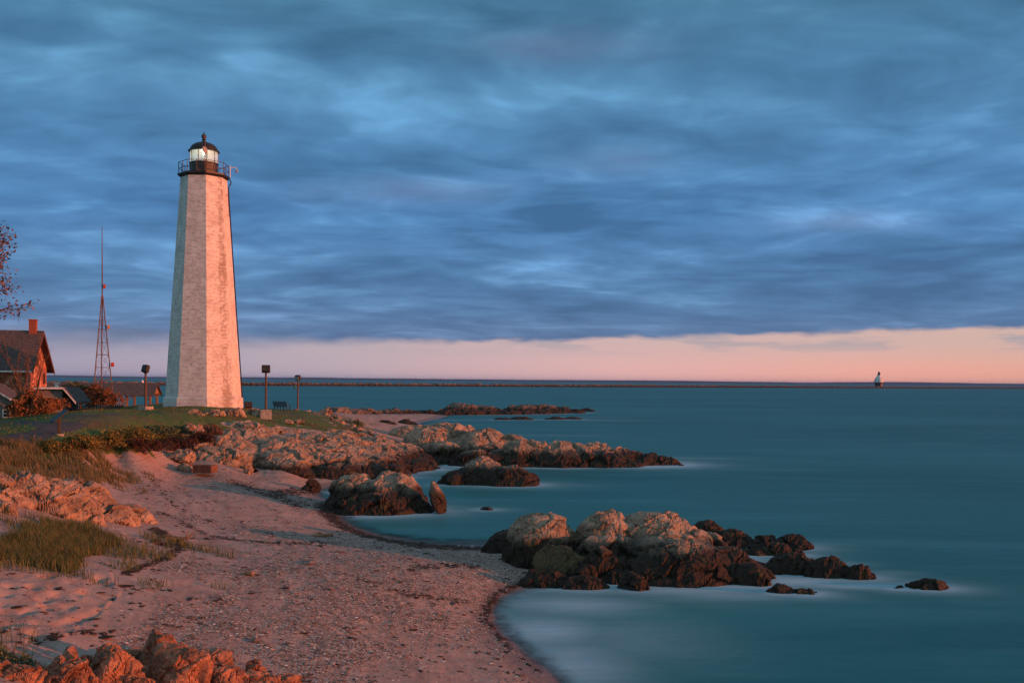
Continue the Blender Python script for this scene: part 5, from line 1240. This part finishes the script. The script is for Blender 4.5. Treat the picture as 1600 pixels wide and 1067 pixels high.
blades('grass_clump', scatter(gm2, 19000, 3), .28, .013, 'blade', (-.12, .05), 4, 'green and rust grass clump on the sand below the sloping slabs', 'grass')
gm3 = inpoly(wpx, wpy, [(140, 825), (190, 835), (230, 850), (200, 880), (150, 890), (90, 900)]).astype(float)
blades('sparse_grass', scatter(gm3, 500, 5), .25, .016, 'blade', (0, 0), 6, 'sparse short grass straggling from the clump towards the weed heap', 'grass')
gm4 = inpoly(ppx, ppy, [(-80, 990), (40, 985), (60, 1000), (40, 1067), (-80, 1080)]).astype(float)
blades('sparse_grass', scatter(gm4, 260, 7), .32, .010, 'blade', (.1, 0), 8, 'thin grass stems beside the green shrub in the lower left corner', 'grass')
lw_ = lawn * (path < .3) * (gy > 30) * (gy < 125) * (onrock < .5) * (ppx > -40) * np.clip(.3 + wob2, .02, 1)
blades('lawn_grass', scatter(lw_, 26000, 9), .13, .035, 'blade', (0, 0), 10, 'short green and brown lawn grass round the lighthouse', 'grass')

# pebbles, shells and weed strewn over the beach
OCT = np.array([[1, 0, 0], [-1, 0, 0], [0, 1, 0], [0, -1, 0], [0, 0, 1], [0, 0, -1], [.66, .66, .3], [-.66, .66, .3], [.66, -.66, .3], [-.66, -.66, .3]], float)
OF = np.array([[0, 6, 4], [6, 2, 4], [2, 7, 4], [7, 1, 4], [1, 9, 4], [9, 3, 4], [3, 8, 4], [8, 0, 4], [0, 5, 6], [6, 5, 2], [2, 5, 7], [7, 5, 1], [1, 5, 9], [9, 5, 3], [3, 5, 8], [8, 5, 0]])
def pebbles(name, P, size, mat, seed, label, cat, flat=.5, elong=1.0):
    rng = np.random.RandomState(seed); n = len(P); s = size * np.exp(rng.normal(0, .42, n)); a = rng.uniform(0, 6.28, n); ca_, sa_ = np.cos(a), np.sin(a)
    B = OCT[None] * rng.uniform(.7, 1.15, (n, len(OCT), 1)) * np.stack([s * elong * rng.uniform(.9, 1.5, n), s, s * flat * rng.uniform(.6, 1.2, n)], 1)[:, None]
    V = np.stack([B[..., 0] * ca_[:, None] - B[..., 1] * sa_[:, None], B[..., 0] * sa_[:, None] + B[..., 1] * ca_[:, None], B[..., 2]], -1) + P[:, None]
    V[..., 2] += (s * flat * .3)[:, None]
    Fq = (np.arange(n)[:, None, None] * len(OCT) + OF[None]).reshape(-1, 3)
    return tag(npmesh(name, V.reshape(-1, 3), Fq, M[mat], None, False, dict(rnd=np.repeat(rng.rand(n), len(OCT)))), label, cat, None, 'stuff')
def m_rnd(name, stops, rough=.7):
    m, g = material(name); g.put(g.b.inputs['Base Color'], g.ramp(g.attr('rnd'), stops)); g.b.inputs['Roughness'].default_value = rough; g.b.inputs['Specular IOR Level'].default_value = .25; return m
M['pebble'] = m_rnd('shingle_stones', [(0, (.07, .05, .043)), (.35, (.17, .115, .095)), (.7, (.28, .195, .165)), (.9, (.38, .30, .26)), (1, (.55, .48, .43))])
M['shell'] = m_rnd('broken_shells', [(0, (.45, .40, .36)), (.6, (.66, .61, .57)), (1, (.80, .77, .73))])
M['weedbits'] = m_rnd('washed_up_weed', [(0, (.020, .014, .010)), (.6, (.045, .026, .018)), (1, (.11, .05, .028))], .8)
vis = (ppx > -30) & (ppx < 1050) & (ppy < 1085) & (ppy > 690) & (lawn < .5) & (gz > .02) & (onrock < .5)
gw = np.clip(grav, 0, 1)
nearw = np.clip(26 / gy, .15, 1.3) ** 2
pebbles('pebbles', scatter(vis * (gw * np.clip(.5 + fine, .1, 1.2) + .03) * nearw, 40000, 20), .0145, 'pebble', 21, 'small mixed pebbles strewn over the beach', 'pebbles')
pebbles('shells', scatter(vis * (gw * np.clip(.4 + fine, .1, 1.2) + .05) * nearw, 6000, 22), .013, 'shell', 23, 'white broken shells scattered over the beach', 'shells', .4)
pebbles('pebbles', scatter(vis * (gw + .1) * nearw, 420, 24), .038, 'pebble', 25, 'larger dark stones and lumps scattered singly over the beach', 'pebbles', .55, 1.3)
pebbles('seaweed_wrack', scatter(vis * np.clip(wr - .12 + .25 * fine, 0, 1) ** 1.5 * np.clip(30 / gy, .3, 1.4), 11000, 26), .028, 'weedbits', 27, 'dark dried seaweed lying in tide lines on the beach', 'seaweed', .35, 1.9)

# ------------------------------------------------------------------ air
hb = MB().box((0, 7900, 25), (39000, 39000 - 3000, 59)); 
m = bpy.data.materials.new('thin_haze'); m.use_nodes = True; m.node_tree.nodes.clear(); g = NG(m.node_tree)
pvn = g.new('ShaderNodeVolumePrincipled'); oo = g.new('ShaderNodeOutputMaterial'); g.l.new(pvn.outputs[0], oo.inputs['Volume'])
pvn.inputs['Color'].default_value = (.16, .42, .88, 1); pvn.inputs['Density'].default_value = 4.0e-5
hz_ = hb.build('haze', m); tag(hz_, None, None, None, 'stuff')
